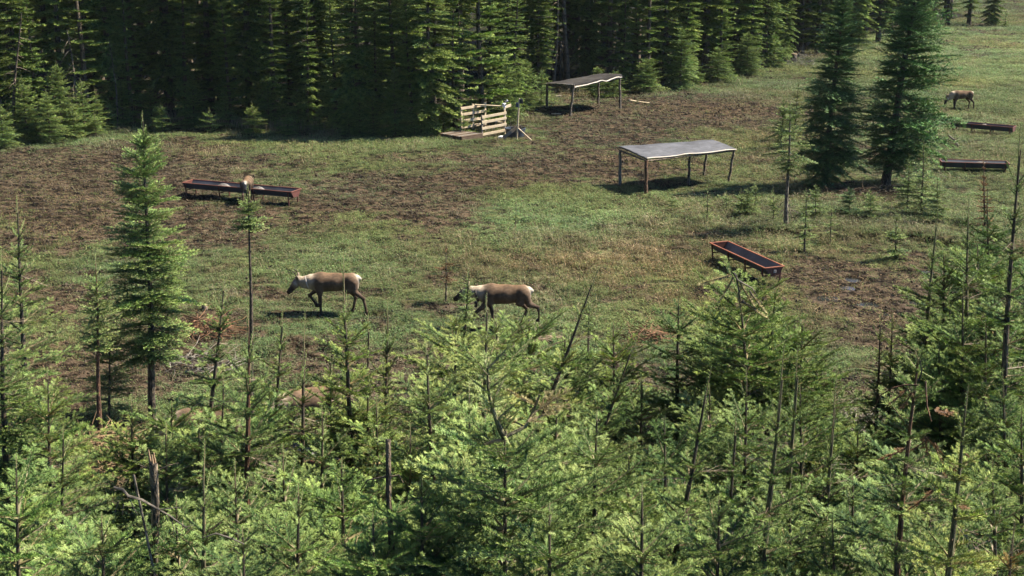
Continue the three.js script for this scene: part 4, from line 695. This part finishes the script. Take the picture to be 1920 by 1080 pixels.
brush('light sticks on the ground under the collared caribou', 992, 640, 0.4, 4, 60, M.twig, [0.4, 0.3, 0.2], 0.25);
brush('reddish dead twigs right of the leaning fir', 1215, 635, 0.5, 5, 90, M.twig, [0.3, 0.17, 0.1], 0.4);
brush('grey bare twigs at the foot of the cut stump in the forest gap', 1500, 122, 1.0, 6, 160, M.twig, [0.24, 0.22, 0.19], 1.0);
brush('dead grey stalks on the ground between the right firs', 1590, 800, 0.5, 7, 120, M.twig, [0.27, 0.22, 0.18], 0.4);
brush('dark dead twigs under the two lone firs', 1600, 372, 1.6, 8, 260, M.twig, [0.14, 0.1, 0.07], 0.35);
brush('dark dead undergrowth at the foot of the right lone fir', 1668, 368, 1.2, 9, 200, M.twig, [0.12, 0.1, 0.07], 0.4);
{ const t = thing('tree_stump', 'small pale cut stump in the mud left of the walking caribou', 'stump', ground(384, 582)); mesh('bark', limb([V(0, -0.05, 0), V(0, 0.13, 0)], [0.075, 0.065], 9, null, 0.15), M.deadwood, t); const c = new THREE.CylinderGeometry(0.058, 0.06, 0.02, 10); c.translate(0, 0.14, 0); mesh('cut_face', c, M.stub, t); }

// ------------------------------------------------------------------ feed troughs
// from one end of the rim to the other, given by the pixels of the two ends of its middle line
function trough(label, u0, v0, u1, v1, { stations = 4, sticker = false, w = 0.3, heaps = [], inset = 0.12, group = 'feed troughs on the meadow', HR = 0.42, rim = M.rimRust } = {}) {
  const A = onPlane(u0, v0, HR), B = onPlane(u1, v1, HR), L = Math.hypot(B.x - A.x, B.z - A.z), mid = A.clone().add(B).multiplyScalar(0.5);
  const base = heightAt(mid.x, mid.z), t = thing('feed_trough', label, 'feed trough', V(mid.x, 0, mid.z), Math.atan2(-(B.z - A.z), B.x - A.x), group);
  const depth = 0.2, wb = w * 0.5, th = 0.008, s = new THREE.Shape();             // open tub in cross-section
  const out = [[-w, 0], [-wb - 0.03, -depth + 0.03], [-wb, -depth], [wb, -depth], [wb + 0.03, -depth + 0.03], [w, 0]], inn = out.map(([x, y]) => [x * (1 - th / w * 1.5), y + (y ? th : 0)]).reverse();
  [...out, ...inn].forEach(([x, y], i) => (i ? s.lineTo(x, y) : s.moveTo(x, y)));
  const tub = new THREE.ExtrudeGeometry(s, { depth: L - 0.03, bevelEnabled: false }); tub.translate(0, 0, -(L - 0.03) / 2); tub.rotateY(Math.PI / 2); tub.translate(0, HR, 0);
  mesh('tub', tub, M.liner, t);
  const es = new THREE.Shape(); out.forEach(([x, y], i) => (i ? es.lineTo(x, y) : es.moveTo(x, y)));
  for (const e of [-1, 1]) {
    const g = new THREE.ExtrudeGeometry(es, { depth: 0.012, bevelEnabled: false }); g.rotateY(Math.PI / 2); g.translate(e * (L / 2 - 0.006) - 0.006, HR, 0); mesh('end_panel', g, M.rust, t);
    mesh('rim', box(L + 0.03, 0.032, 0.032, 0, HR + 0.006, e * (w + 0.006)), rim, t);
    mesh('rim', box(0.032, 0.03, 2 * w - 0.026, e * (L / 2 + 0.001), HR + 0.006, 0), rim, t);
  }
  for (let i = 0; i < stations; i++) {
    const x = lerp(-L / 2 + inset, L / 2 - inset, i / (stations - 1)), f = new THREE.Group(); f.name = 'leg_frame'; t.add(f);
    for (const e of [-1, 1]) { const k = board(V(x, HR - 0.02, e * (w + 0.008)), V(x, base - 0.06, e * (w - 0.04)), V(0, 0, 1), 0.035, 0.035); mesh('leg', k, M.rust, f); }
    mesh('crossbar', box(0.03, 0.03, 2 * w - 0.06, x, HR - depth - 0.035, 0), M.rust, f);
  }
  if (sticker) { const g = box(0.012, 0.08, 0.075, L / 2 + 0.006, HR - 0.1, -0.02, 0.003), p = mesh('maker_plate', g, M.hem, t); mesh('plate_print', [box(0.004, 0.012, 0.05, L / 2 + 0.0135, HR - 0.085, -0.02, 0.001), box(0.004, 0.012, 0.05, L / 2 + 0.0135, HR - 0.11, -0.02, 0.001)], M.rust, p); }
  for (const [f, len, hh, lab] of heaps) {
    const g = new THREE.SphereGeometry(1, 24, 10, 0, Math.PI * 2, 0, Math.PI / 2), p = g.attributes.position;
    for (let i = 0; i < p.count; i++) { const x = p.getX(i), y = p.getY(i), z = p.getZ(i), n = 0.85 + 0.3 * noise(x * 4 + f * 9, z * 4 + 3); p.setXYZ(i, x * len, Math.pow(y, 1.4) * hh * n, z * (w - 0.07) * (0.95 + 0.05 * y)); }
    g.computeVertexNormals();
    const h = mesh('feed_pile', g, M.feed); tag(h, lab, 'animal feed'); h.position.copy(t.localToWorld(V(lerp(-L / 2, L / 2, f), HR - depth * 0.72, 0))); h.rotation.y = t.rotation.y;
  }
  return t;
}
scene.updateMatrixWorld();
const trough1 = trough('long dark feed trough with red rim where a caribou feeds', 351.5, 340, 555, 357.5, { HR: 0.46, heaps: [[0.34, 0.3, 0.17, 'grey feed heap in the long trough, left of the feeding caribou'], [0.66, 0.26, 0.17, 'grey feed heap in the long trough, right of the feeding caribou']] });
trough('open feed trough slanting towards the viewer, with a pale plate on its end', 1348, 454.5, 1452, 501.5, { rim: M.rimOrange, sticker: true, stations: 4, w: 0.27 });
trough('farther one of the two dark troughs in the right hand grass', 1786, 228, 1902, 238, { w: 0.27, HR: 0.31, heaps: [[0.52, 0.16, 0.17, 'pale feed heap in the farther right hand trough']] });
trough('nearer one of the two dark troughs in the right hand grass', 1764, 301.5, 1890, 305, { w: 0.3, HR: 0.31, heaps: [[0.6, 0.24, 0.17, 'pale feed heap in the nearer right hand trough']] });
trough('dark trough half hidden behind the lower left firs', 405, 812, 640, 862, { w: 0.28, inset: 0.2, heaps: [[0.72, 0.2, 0.17, 'grey feed heap in the trough hidden by the firs']] });

// ------------------------------------------------------------------ tarp shelters
function shelter(label, posts, corners, { tarp, hem, hang = 0.06, postMats, rails, sag = 0.1 }) {
  const o = ground(posts[0][2], posts[0][3]), t = thing('tarp_shelter', label, 'shelter', o), tops = [];
  posts.forEach(([tu, tv, fu, fv, r], i) => {
    const f = ground(fu, fv), p = atDepth(tu, tv, -f.z), a = f.clone().sub(o), b = p.clone().sub(o), pts = [], rad = [];
    for (let k = 0; k <= 6; k++) { pts.push(a.clone().lerp(b, k / 6).add(V(Math.sin(k * 2.1 + i) * 0.012, k ? 0 : -0.15, Math.cos(k * 1.7 + i) * 0.012))); rad.push(r * (1.05 - 0.15 * k / 6)); }
    mesh('post', limb(pts, rad, 8, null, 0.15), postMats[i % postMats.length], t); tops.push(b);
  });
  const [A, B, Cc, D] = corners.map(([u, v, i]) => (i === undefined ? null : atDepth(u, v, -(tops[i].z + o.z)).sub(o)));
  for (const [i, j] of rails) { const a = tops[i], b = tops[j], m = a.clone().add(b).multiplyScalar(0.5).add(V(0, -0.03, 0)); mesh('rail', limb([a.clone().add(V(0, -0.03, 0)), m, b.clone().add(V(0, -0.03, 0))], [0.035, 0.032, 0.03], 7, null, 0.1), M.post, t); }
  const nu = 40, nv = 20, pos = [], uv = [], idx = [], P = (s, q) => A.clone().lerp(B, q).lerp(D.clone().lerp(Cc, q), s), L = A.distanceTo(D), W = A.distanceTo(B);
  const top = (s, q) => { const p = P(s, q), e = Math.min(s, 1 - s, 0.5) * 2, g = Math.min(q, 1 - q) * 2; p.y += 0.03 - sag * Math.pow(Math.sin(Math.PI * q), 0.8) * (0.55 + 0.45 * Math.abs(Math.sin(2 * Math.PI * s))) * Math.min(1, e * 4) + (fbm(s * 7, q * 5, 3) - 0.5) * 0.045 + 0.035 * Math.abs(Math.sin((s * 3.2 + q * 1.4) * 3)) * g * 0.5 - 0.015 * Math.sin(Math.PI * s * 2) ** 2 * (1 - g); return p; };
  for (let side = 0; side < 2; side++) for (let i = 0; i <= nu; i++) for (let j = 0; j <= nv; j++) { const p = top(i / nu, j / nv); pos.push(p.x, p.y - side * 0.006, p.z); uv.push(i / nu * L, j / nv * W); }
  const n = nv + 1, off = (nu + 1) * n;
  for (let i = 0; i < nu; i++) for (let j = 0; j < nv; j++) { const a = i * n + j; idx.push(a, a + 1, a + n, a + 1, a + n + 1, a + n, off + a, off + a + n, off + a + 1, off + a + 1, off + a + n, off + a + n + 1); }
  const g = new THREE.BufferGeometry(); g.setAttribute('position', new THREE.Float32BufferAttribute(pos, 3)); g.setAttribute('uv', new THREE.Float32BufferAttribute(uv, 2)); g.setIndex(idx); g.computeVertexNormals();
  mesh('tarp', g, tarp, t);
  for (const [fixed, q, name, mat, r, drop] of hem) {                // rolled or hanging edges
    const pts = [], rad = [];
    for (let i = 0; i <= 24; i++) { const f = i / 24, p = fixed === 'q' ? top(f, q) : top(q, f); p.y += -drop * (0.6 + 0.8 * noise(f * 9, q * 5 + 2)); pts.push(p); rad.push(r * (0.75 + 0.5 * noise(f * 14, 7))); }
    mesh(name, limb(pts, rad, 6), mat, t);
    if (drop > 0.05) { const fp = [], fi = []; for (let i = 0; i <= 24; i++) { const f = i / 24, p = fixed === 'q' ? top(f, q) : top(q, f), b = pts[i]; const w = (noise(f * 11, 4) - 0.5) * 0.06; fp.push(p.x, p.y - 0.004, p.z, b.x, b.y, b.z + w); if (i) { const a = i * 2; fi.push(a - 2, a - 1, a, a - 1, a + 1, a); } } const h = new THREE.BufferGeometry(); h.setAttribute('position', new THREE.Float32BufferAttribute(fp, 3)); h.setAttribute('uv', new THREE.Float32BufferAttribute(fp.filter((_, i) => i % 3 < 2), 2)); h.setIndex(fi); h.computeVertexNormals(); mesh('hanging_edge', h, tarp, t); }
  }
  return t;
}
shelter('low shelter of grey tarp on five rough posts, nearer to the viewer', [[1163, 281, 1162, 347, 0.05], [1212, 300, 1211, 363, 0.06], [1293, 289, 1291, 348, 0.045], [1376, 281, 1366, 342, 0.045], [1325, 285, 1319, 331, 0.05]],
  [[1161, 275, 0], [1213, 298, 1], [1381, 281, 3], [1336, 263, 4]], { tarp: M.tarp, postMats: [M.lumberGrey, M.postRed, M.post, M.post, M.post], rails: [[0, 1], [1, 3]], hem: [['q', 1, 'rolled_edge', M.hem, 0.022, -0.0], ['s', 0, 'end_beam', M.black, 0.03, 0.03]], sag: 0.02 });
shelter('smaller shelter of dark sagging tarp on four thin posts by the forest', [[1026, 159, 1025, 202.5, 0.06], [1076, 161, 1068.5, 218, 0.055], [1162, 146, 1163, 203, 0.055], [1122.5, 149, 1122, 195, 0.05]],
  [[1024, 156.5, 0], [1077, 159.5, 1], [1166, 140, 2], [1124, 139, 3]], { tarp: M.tarpDark, postMats: [M.post, M.deadwood, M.deadwood, M.post], rails: [[0, 1], [1, 2], [3, 2]], hem: [['q', 1, 'hem', M.hem, 0.03, 0.12], ['s', 0, 'hem', M.hem, 0.018, 0.02], ['s', 1, 'hem', M.hem, 0.02, 0.08]], sag: 0.1 });
for (const [u0, v0, u1, v1, label, m] of [[1034, 215.5, 1052, 216, 'short pale plank lying in the shade of the dark shelter', M.lumber], [1041, 182.5, 1052, 181, 'pale stick of wood behind the dark shelter', M.lumberGrey], [1182, 190, 1192, 192, 'first pale board lying right of the dark shelter', M.lumber], [1198, 193, 1216, 195, 'second pale board lying right of the dark shelter', M.lumber], [900, 236, 925, 231, 'grey plank fallen behind the wooden chute', M.lumberGrey]]) {
  const a = ground(u0, v0), b = ground(u1, v1), c = a.clone().add(b).multiplyScalar(0.5), t = thing('plank', label, 'plank', c); a.sub(c).add(V(0, 0.06, 0)); b.sub(c).add(V(0, 0.06, 0)); mesh('timber', board(a, b, V(0, 1, 0), 0.03, 0.14), m, t);
}

// ------------------------------------------------------------------ the wooden chute, its platform, the monitoring post
{
  const G = ground(904, 259.6), H = ground(946.5, 251.8), X = H.clone().sub(G); X.y = 0; const L = X.length(); X.normalize();
  const back = V(X.z, 0, -X.x), turn = Math.atan2(-X.z, X.x);
  if (back.z > 0) back.multiplyScalar(-1);
  const W = 1.15, hp = 0.24, t = thing('wooden_chute', 'pale timber chute of two slatted side panels joined at the top', 'animal chute', G, turn);   // local x along the panel, -z to the back
  const post = (x, z, y0, y1, m = M.lumber) => mesh('post', box(0.085, y1 - y0, 0.06, x, (y0 + y1) / 2, z), m, t), rail = (x0, x1, z, y, dy = 0, w = 0.11) => mesh('slat', board(V(x0, y, z), V(x1, y + dy, z), V(0, 0, 1), w, 0.03).rotateX(0), M.lumber, t);
  const slat = (a, b, w = 0.11, th = 0.032) => mesh('slat', board(a, b, V(0, 1, 0), w, th), M.lumber, t);
  post(0, 0, -0.1, 0.98, M.lumberGrey); post(L, -0.01, -0.1, 1.2); post(L * 0.96, -W, 0, 1.28); post(-0.12, -W, hp, 1.22); post(L * 0.42, -W, hp, 1.28);
  for (const y of [0.9, 0.68, 0.42, 0.17]) slat(V(-0.05, y, 0.048), V(L + 0.05, y + 0.04, 0.048));
  for (const y of [1.16, 0.9, 0.62, 0.36]) slat(V(-0.17, y, -W + 0.048), V(L * 0.98, y + 0.02, -W + 0.048));
  mesh('crossbeam', board(V(L * 0.5, 1.24, -W), V(L * 0.98, 1.22, 0), V(0, 1, 0), 0.04, 0.13), M.lumber, t);
  mesh('top_rail', board(V(L * 0.95, 1.18, 0.02), V(L + 0.42, 1.22, -0.05), V(0, 1, 0), 0.12, 0.03), M.lumber, t);
  mesh('brace', board(V(L * 0.5, 0.62, -W * 0.9), V(L, 0.52, -0.05), V(0, 1, 0), 0.03, 0.1), M.lumber, t);
  mesh('brace', board(V(L * 0.5, 0.4, -W * 0.95), V(L, 0.3, -0.05), V(0, 1, 0), 0.03, 0.1), M.lumberOld, t);
  mesh('bottom_board', board(V(-0.02, 0.03, -0.06), V(L, 0.06, -0.06), V(0, 0, 1), 0.1, 0.03), M.lumberOld, t);
  const p = thing('wooden_pallet', 'low brown plank platform leading into the pale chute', 'platform', G, turn);
  for (let i = 0; i < 9; i++) { const z = -W + 0.02 + i * (W + 0.14) / 8.4; mesh('plank', box(1.25, 0.03, 0.125, -0.72 + (i % 3) * 0.012, hp - 0.014 + (i % 2) * 0.004, z), i % 3 === 1 ? M.lumberGrey : M.lumberOld, p); }
  for (const x of [-1.25, -0.72, -0.18]) mesh('bearer', box(0.09, 0.15, W + 0.1, x, hp - 0.11, -W / 2 + 0.06), M.lumberOld, p);
  mesh('front_board', box(1.2, 0.16, 0.03, -0.72, hp - 0.12, 0.16), M.lumberOld, p);
  const c = thing('rail_device', 'small white and black device clamped on the chute top', 'device', G.clone().addScaledVector(X, L * 0.93).add(V(0, 1.3, 0)), turn);
  mesh('case', box(0.13, 0.17, 0.12, 0, -0.02, 0.06, 0.02), M.white, c); const lens = new THREE.CylinderGeometry(0.035, 0.035, 0.03, 16); lens.rotateX(Math.PI / 2); lens.translate(0.01, 0, 0.13); mesh('lens', lens, M.black, c);
  mesh('hood', box(0.2, 0.07, 0.12, 0.16, 0.11, 0.0, 0.015), M.black, c); mesh('antenna_cap', box(0.05, 0.03, 0.05, 0.24, 0.16, 0, 0.01), M.white, c); mesh('bracket', box(0.04, 0.12, 0.04, 0.0, -0.14, 0.06, 0.01), M.white, c);
  // the post
  const f = ground(968.5, 261), top = atDepth(973.5, 184, -f.z).sub(f), q = thing('monitoring_post', 'thin pole with two black boxes, propped by wooden braces', 'post', f);
  mesh('pole', limb([V(0, -0.1, 0), top.clone().multiplyScalar(0.5).add(V(0.01, 0, 0)), top], [0.04, 0.034, 0.03], 8), M.lumber, q);
  const at = (u, v, dz = 0) => atDepth(u, v, -f.z + dz).sub(f);
  mesh('brace', board(at(972, 241), at(997, 264, -0.25), V(0, 1, 0), 0.05, 0.05), M.lumber, q); mesh('brace', board(at(970, 238, 0.08), at(943, 259, -0.15), V(0, 1, 0), 0.14, 0.03), M.lumberGrey, q); mesh('top_board', board(at(958, 240, 0.12), at(978, 237, 0.12), V(0, 1, 0), 0.12, 0.03), M.lumberGrey, q);
  mesh('black_box', box(0.15, 0.2, 0.1, at(977, 190).x, at(977, 190).y, -0.02, 0.015), M.black, q); mesh('black_box', box(0.12, 0.19, 0.1, at(969.6, 196.5).x, at(969.6, 196.5).y, 0.05, 0.015), M.blueBlack, q);
  const b = thing('black_tub', 'dark open tub behind the propped pole', 'tub', ground(966, 258).add(V(0, 0, -0.35)));
  const prof = [[0.36, 0], [0.42, 0.36], [0.44, 0.36], [0.44, 0.33], [0.43, 0.33], [0.37, 0]].map(([x, y]) => new THREE.Vector2(x, y)); mesh('shell', new THREE.LatheGeometry(prof, 32), M.blueBlack, b); const bt = new THREE.CylinderGeometry(0.36, 0.36, 0.02, 32); bt.translate(0, 0.03, 0); mesh('bottom', bt, M.black, b);
  const st = new THREE.IcosahedronGeometry(0.11, 2), sp2 = st.attributes.position; for (let i = 0; i < sp2.count; i++) { const k = 0.8 + 0.4 * noise(sp2.getX(i) * 14 + 3, sp2.getY(i) * 14 + sp2.getZ(i) * 9); sp2.setXYZ(i, sp2.getX(i) * k * 1.3, sp2.getY(i) * k * 0.6, sp2.getZ(i) * k); } st.computeVertexNormals();
  const rk = tag(mesh('rock', st, M.white), 'white stone on the ground between chute and pole', 'stone'); rk.position.copy(ground(939, 259)).add(V(0, 0.04, 0));
}

// ------------------------------------------------------------------ caribou
const HIDE = { back: [0.205, 0.118, 0.06], side: [0.105, 0.07, 0.045], belly: [0.13, 0.1, 0.07], neck: [0.33, 0.265, 0.19], dark: [0.05, 0.035, 0.026], face: [0.065, 0.045, 0.033], cheek: [0.25, 0.2, 0.14], white: [0.5, 0.44, 0.35], leg: [0.1, 0.068, 0.046], pale: [0.33, 0.26, 0.18] };
// bones: [a, b, ra, rb, colour, side squash]; x forward, y up, z to the animal's right
function caribou(label, pos, turn, pose, scale = 1) {
  const t = thing('caribou', label, 'caribou', pos, turn); t.scale.setScalar(scale);
  const bones = [], B = (a, b, ra, rb, c, c2) => bones.push({ a, d: [b[0] - a[0], b[1] - a[1], b[2] - a[2]], ra, rb, c: HIDE[c], c2: HIDE[c2 ?? c] });
  const { poll = [0.86, 0.86, 0], nose = [1.1, 0.56, 0], legs } = pose, hz = poll[2], ny = nose;
  B([-0.36, 0.83, 0], [0.0, 0.8, 0], 0.165, 0.205, 'side'); B([0, 0.8, 0], [0.36, 0.81, 0], 0.205, 0.205, 'side'); B([-0.4, 0.9, 0], [0.4, 0.93, 0], 0.085, 0.085, 'back'); B([-0.2, 0.7, 0], [0.3, 0.68, 0], 0.1, 0.12, 'belly');
  B([0.34, 0.84, 0], [0.56, 0.83, hz * 0.3], 0.2, 0.155, 'side', 'neck'); B([0.56, 0.83, hz * 0.3], [poll[0] - 0.04, poll[1] - 0.03, hz], 0.15, 0.1, 'neck'); B([0.5, 0.7, 0], [poll[0] - 0.1, poll[1] - 0.12, hz * 0.8], 0.1, 0.075, 'neck');
  const hd = [ny[0] - poll[0], ny[1] - poll[1], ny[2] - poll[2]], H = (s, y = 0, z = 0) => [poll[0] + hd[0] * s - hd[1] * y * 0.9, poll[1] + hd[1] * s + hd[0] * y * 0.9, poll[2] + hd[2] * s + z];
  B(H(-0.02), H(0.35), 0.092, 0.088, 'cheek'); B(H(0.35), H(1), 0.082, 0.046, 'face'); B(H(0.9), H(1.03), 0.05, 0.045, 'dark'); B(H(0.15, 0.1), H(0.75, 0.05), 0.055, 0.035, 'dark'); B(H(0.3, -0.1), H(0.85, -0.05), 0.045, 0.03, 'cheek', 'face');
  for (const s of [-1, 1]) { B(H(-0.05, 0.1, s * 0.06), H(-0.22, 0.3, s * 0.15), 0.03, 0.02, 'dark', 'cheek'); B(H(0.3, 0.1, s * 0.065), H(0.34, 0.1, s * 0.068), 0.024, 0.022, 'dark'); B(H(0.24, 0.1, s * 0.06), H(0.3, 0.02, s * 0.075), 0.022, 0.026, 'white'); }
  B([-0.5, 0.91, 0], [-0.56, 0.87, 0], 0.05, 0.04, 'white'); B([-0.47, 0.88, 0], [-0.47, 0.66, 0], 0.085, 0.06, 'white', 'pale');
  for (const s of [-1, 1]) { B([-0.36, 0.84, s * 0.09], [-0.3, 0.64, s * 0.11], 0.15, 0.1, 'side', 'leg'); B([0.36, 0.82, s * 0.09], [0.38, 0.62, s * 0.11], 0.13, 0.085, 'side', 'leg'); }
  legs.forEach((l, i) => {                                           // fore near, fore far, hind near, hind far: top, joints ..., hoof tip
    const hind = i > 1, z = (i % 2 ? -1 : 1) * 0.11, J = l.map((p) => [p[0], p[1], p[2] ?? z]), R = hind ? [0.105, 0.07, 0.036, 0.027, 0.034] : [0.08, 0.055, 0.034, 0.026, 0.034];
    for (let k = 0; k < J.length - 1; k++) B(J[k], J[k + 1], R[k], R[k + 1], k === 0 ? 'leg' : 'leg', k > 0 ? 'dark' : 'leg');
    const h = J[J.length - 1]; B(h, [h[0] + 0.05, Math.max(0.025, h[1] - 0.02), h[2]], 0.038, 0.03, 'dark');
  });
  const lo = [-0.75, -0.06, -0.42], hi = [1.3, 1.3, 0.42], n = 112, mc = new MarchingCubes(n, M.hide, false, false, 200000), half = n / 2;
  const bb = bones.map((b) => ({ ...b, l2: b.d[0] ** 2 + b.d[1] ** 2 + b.d[2] ** 2 }));
  const K = 0.035;
  const dist = (b, x, y, z) => { const px = x - b.a[0], py = y - b.a[1], pz = z - b.a[2], s = b.l2 ? clamp((px * b.d[0] + py * b.d[1] + pz * b.d[2]) / b.l2) : 0, qx = px - b.d[0] * s, qy = py - b.d[1] * s, qz = pz - b.d[2] * s; return [Math.sqrt(qx * qx + qy * qy + qz * qz) - lerp(b.ra, b.rb, s), s]; };
  for (let k = 0; k < n; k++) for (let j = 0; j < n; j++) for (let i = 0; i < n; i++) {
    const x = lerp(lo[0], hi[0], i / n), y = lerp(lo[1], hi[1], j / n), z = lerp(lo[2], hi[2], k / n);
    let d = 1;
    for (const b of bb) { const px = x - b.a[0], py = y - b.a[1], pz = z - b.a[2], s = b.l2 ? Math.min(1, Math.max(0, (px * b.d[0] + py * b.d[1] + pz * b.d[2]) / b.l2)) : 0, qx = px - b.d[0] * s, qy = py - b.d[1] * s, qz = pz - b.d[2] * s, e = Math.sqrt(qx * qx + qy * qy + qz * qz) - (b.ra + (b.rb - b.ra) * s); if (e < d + K) { const h = Math.max(0, Math.min(1, 0.5 + 0.5 * (d - e) / K)); d = d + (e - d) * h - K * h * (1 - h); } }
    mc.field[i + j * n + k * n * n] = -d;
  }
  mc.isolation = 0; mc.update();
  const pa = mc.positionArray, cnt = mc.count ?? mc.geometry.drawRange.count, vp = new Float32Array(cnt * 3);
  for (let i = 0; i < cnt; i++) for (let c = 0; c < 3; c++) vp[i * 3 + c] = lerp(lo[c], hi[c], (pa[i * 3 + c] * half + half) / n);
  let g = new THREE.BufferGeometry(); g.setAttribute('position', new THREE.BufferAttribute(vp, 3)); g = mergeVertices(g, 0.0008);
  const q = g.attributes.position, col = [];
  for (let i = 0; i < q.count; i++) {
    const x = q.getX(i), y = q.getY(i), z = q.getZ(i); let w = 0; const c = [0, 0, 0];
    for (const b of bb) { const [e, s] = dist(b, x, y, z); if (e > 0.12) continue; const f = Math.exp(-Math.max(-0.03, e) * 55); w += f; for (let m = 0; m < 3; m++) c[m] += f * lerp(b.c[m], b.c2[m], s); }
    const k = (0.55 + 0.9 * fbm(x * 22, y * 22 + z * 27, 3)) * (0.7 + 0.6 * fbm(x * 5 + 3, y * 7 + z * 6, 2)); for (let m = 0; m < 3; m++) col.push(c[m] / (w || 1) * k);
  }
  g.setAttribute('color', new THREE.Float32BufferAttribute(col, 3)); g.computeVertexNormals();
  mesh('body', g, M.hide, t);
  for (const s of [-1, 1]) {
    if (pose.antler) { const a = V(...H(0.02, 0.16, s * 0.05)), u = pose.antler; mesh('antler', [limb([a, a.clone().add(V(-0.02 * u, 0.1 * u, s * 0.05 * u)), a.clone().add(V(0.02 * u, 0.2 * u, s * 0.08 * u)), a.clone().add(V(0.1 * u, 0.26 * u, s * 0.07 * u))], [0.018, 0.017, 0.014, 0.008], 7), limb([a.clone().add(V(0, 0.06 * u, s * 0.03 * u)), a.clone().add(V(0.1 * u, 0.1 * u, s * 0.04 * u))], [0.013, 0.007], 6)], M.velvet, t); }
    const e = new THREE.SphereGeometry(0.017, 12, 8); e.translate(...H(0.3, 0.11, s * 0.082)); mesh('eye', e, M.black, t);
  }
  if (pose.collar) {
    const c0 = V(0.66, 0.82, hz * 0.6), g2 = new THREE.TorusGeometry(0.15, pose.collar === 'dark' ? 0.015 : 0.008, 8, 32); g2.scale(1, 1.05, 1.8); g2.rotateY(Math.PI / 2); g2.rotateZ(-0.25); g2.translate(c0.x, c0.y - 0.03, c0.z);
    const cl = mesh('collar', g2, pose.collar === 'dark' ? M.strap : M.hem, t); if (pose.collar === 'dark') mesh('collar_box', box(0.07, 0.13, 0.08, c0.x + 0.02, c0.y - 0.26, c0.z, 0.015), M.strap, cl);
  }
  return t;
}

const FL = (t) => Math.PI + t;
caribou('walking caribou with pale collar and lifted foreleg, behind the whip leader', ground(632, 590), FL(0.03), { antler: 0.8, collar: 'pale', poll: [0.86, 0.85, 0.02], nose: [1.1, 0.56, 0.04], legs: [
  [[0.4, 0.72], [0.47, 0.57], [0.64, 0.45], [0.5, 0.24], [0.44, 0.2]], [[0.37, 0.72], [0.37, 0.55], [0.37, 0.32], [0.36, 0.08], [0.37, 0.03]],
  [[-0.36, 0.78], [-0.3, 0.58], [-0.44, 0.4], [-0.37, 0.08], [-0.33, 0.03]], [[-0.42, 0.78], [-0.44, 0.58], [-0.64, 0.42], [-0.7, 0.1], [-0.72, 0.04]]] });
caribou('trotting caribou with a dark radio collar, kicking a hind leg back', ground(950, 616), FL(-0.02), { antler: 1, collar: 'dark', poll: [0.84, 0.9, 0.0], nose: [1.12, 0.68, 0.02], legs: [
  [[0.4, 0.72], [0.38, 0.55], [0.33, 0.36], [0.3, 0.1], [0.33, 0.03]], [[0.42, 0.72], [0.5, 0.55], [0.7, 0.38], [0.8, 0.12], [0.84, 0.05]],
  [[-0.36, 0.78], [-0.28, 0.6], [-0.46, 0.42], [-0.34, 0.12], [-0.3, 0.04]], [[-0.42, 0.78], [-0.5, 0.6], [-0.7, 0.52], [-0.74, 0.3], [-0.72, 0.24]]] }, 1.02);
const STAND = [[[0.4, 0.72], [0.4, 0.55], [0.4, 0.32], [0.39, 0.08], [0.41, 0.03]], [[0.42, 0.72], [0.43, 0.55], [0.46, 0.32], [0.47, 0.08], [0.49, 0.03]], [[-0.36, 0.78], [-0.3, 0.58], [-0.46, 0.4], [-0.42, 0.08], [-0.39, 0.03]], [[-0.42, 0.78], [-0.4, 0.58], [-0.58, 0.41], [-0.6, 0.08], [-0.57, 0.03]]];
caribou('small pale caribou grazing head down in the far right grass', ground(1803, 206), FL(0.15), { poll: [0.8, 0.72, 0.05], nose: [0.92, 0.36, 0.08], legs: STAND }, 0.92);
caribou('caribou seen from behind with its head in the long trough', ground(465, 379.5), Math.PI / 2 + 0.05, { poll: [0.78, 0.74, 0.0], nose: [0.92, 0.42, 0.0], legs: STAND, antler: 0 }, 0.8);
caribou('caribou half hidden behind the firs, feeding at the hidden trough', ground(588, 828), FL(0.5), { poll: [0.82, 0.78, 0.0], nose: [1.0, 0.44, 0.0], legs: STAND, antler: 0.4 });
caribou('caribou of which only the back shows above the left firs', ground(396, 872), FL(0.1), { poll: [0.82, 0.7, 0.0], nose: [0.95, 0.36, 0.0], legs: STAND });
{ const a = ground(1778, 268), b = ground(1797, 276), t = thing('fallen_branch', 'short pale branch lying in the grass between the two right troughs', 'branch', a), d = b.clone().sub(a); mesh('stem', limb([V(0, 0.3, 0), d.clone().multiplyScalar(0.5).add(V(0, 0.22, 0)), d.clone().add(V(0, 0.04, 0))], [0.03, 0.035, 0.045], 6, null, 0.2), M.bleached, t); mesh('side_twig', limb([d.clone().multiplyScalar(0.5).add(V(0, 0.22, 0)), d.clone().multiplyScalar(0.8).add(V(0.05, 0.32, 0))], [0.02, 0.006], 5), M.bleached, t); }

renderer.render(scene, camera);
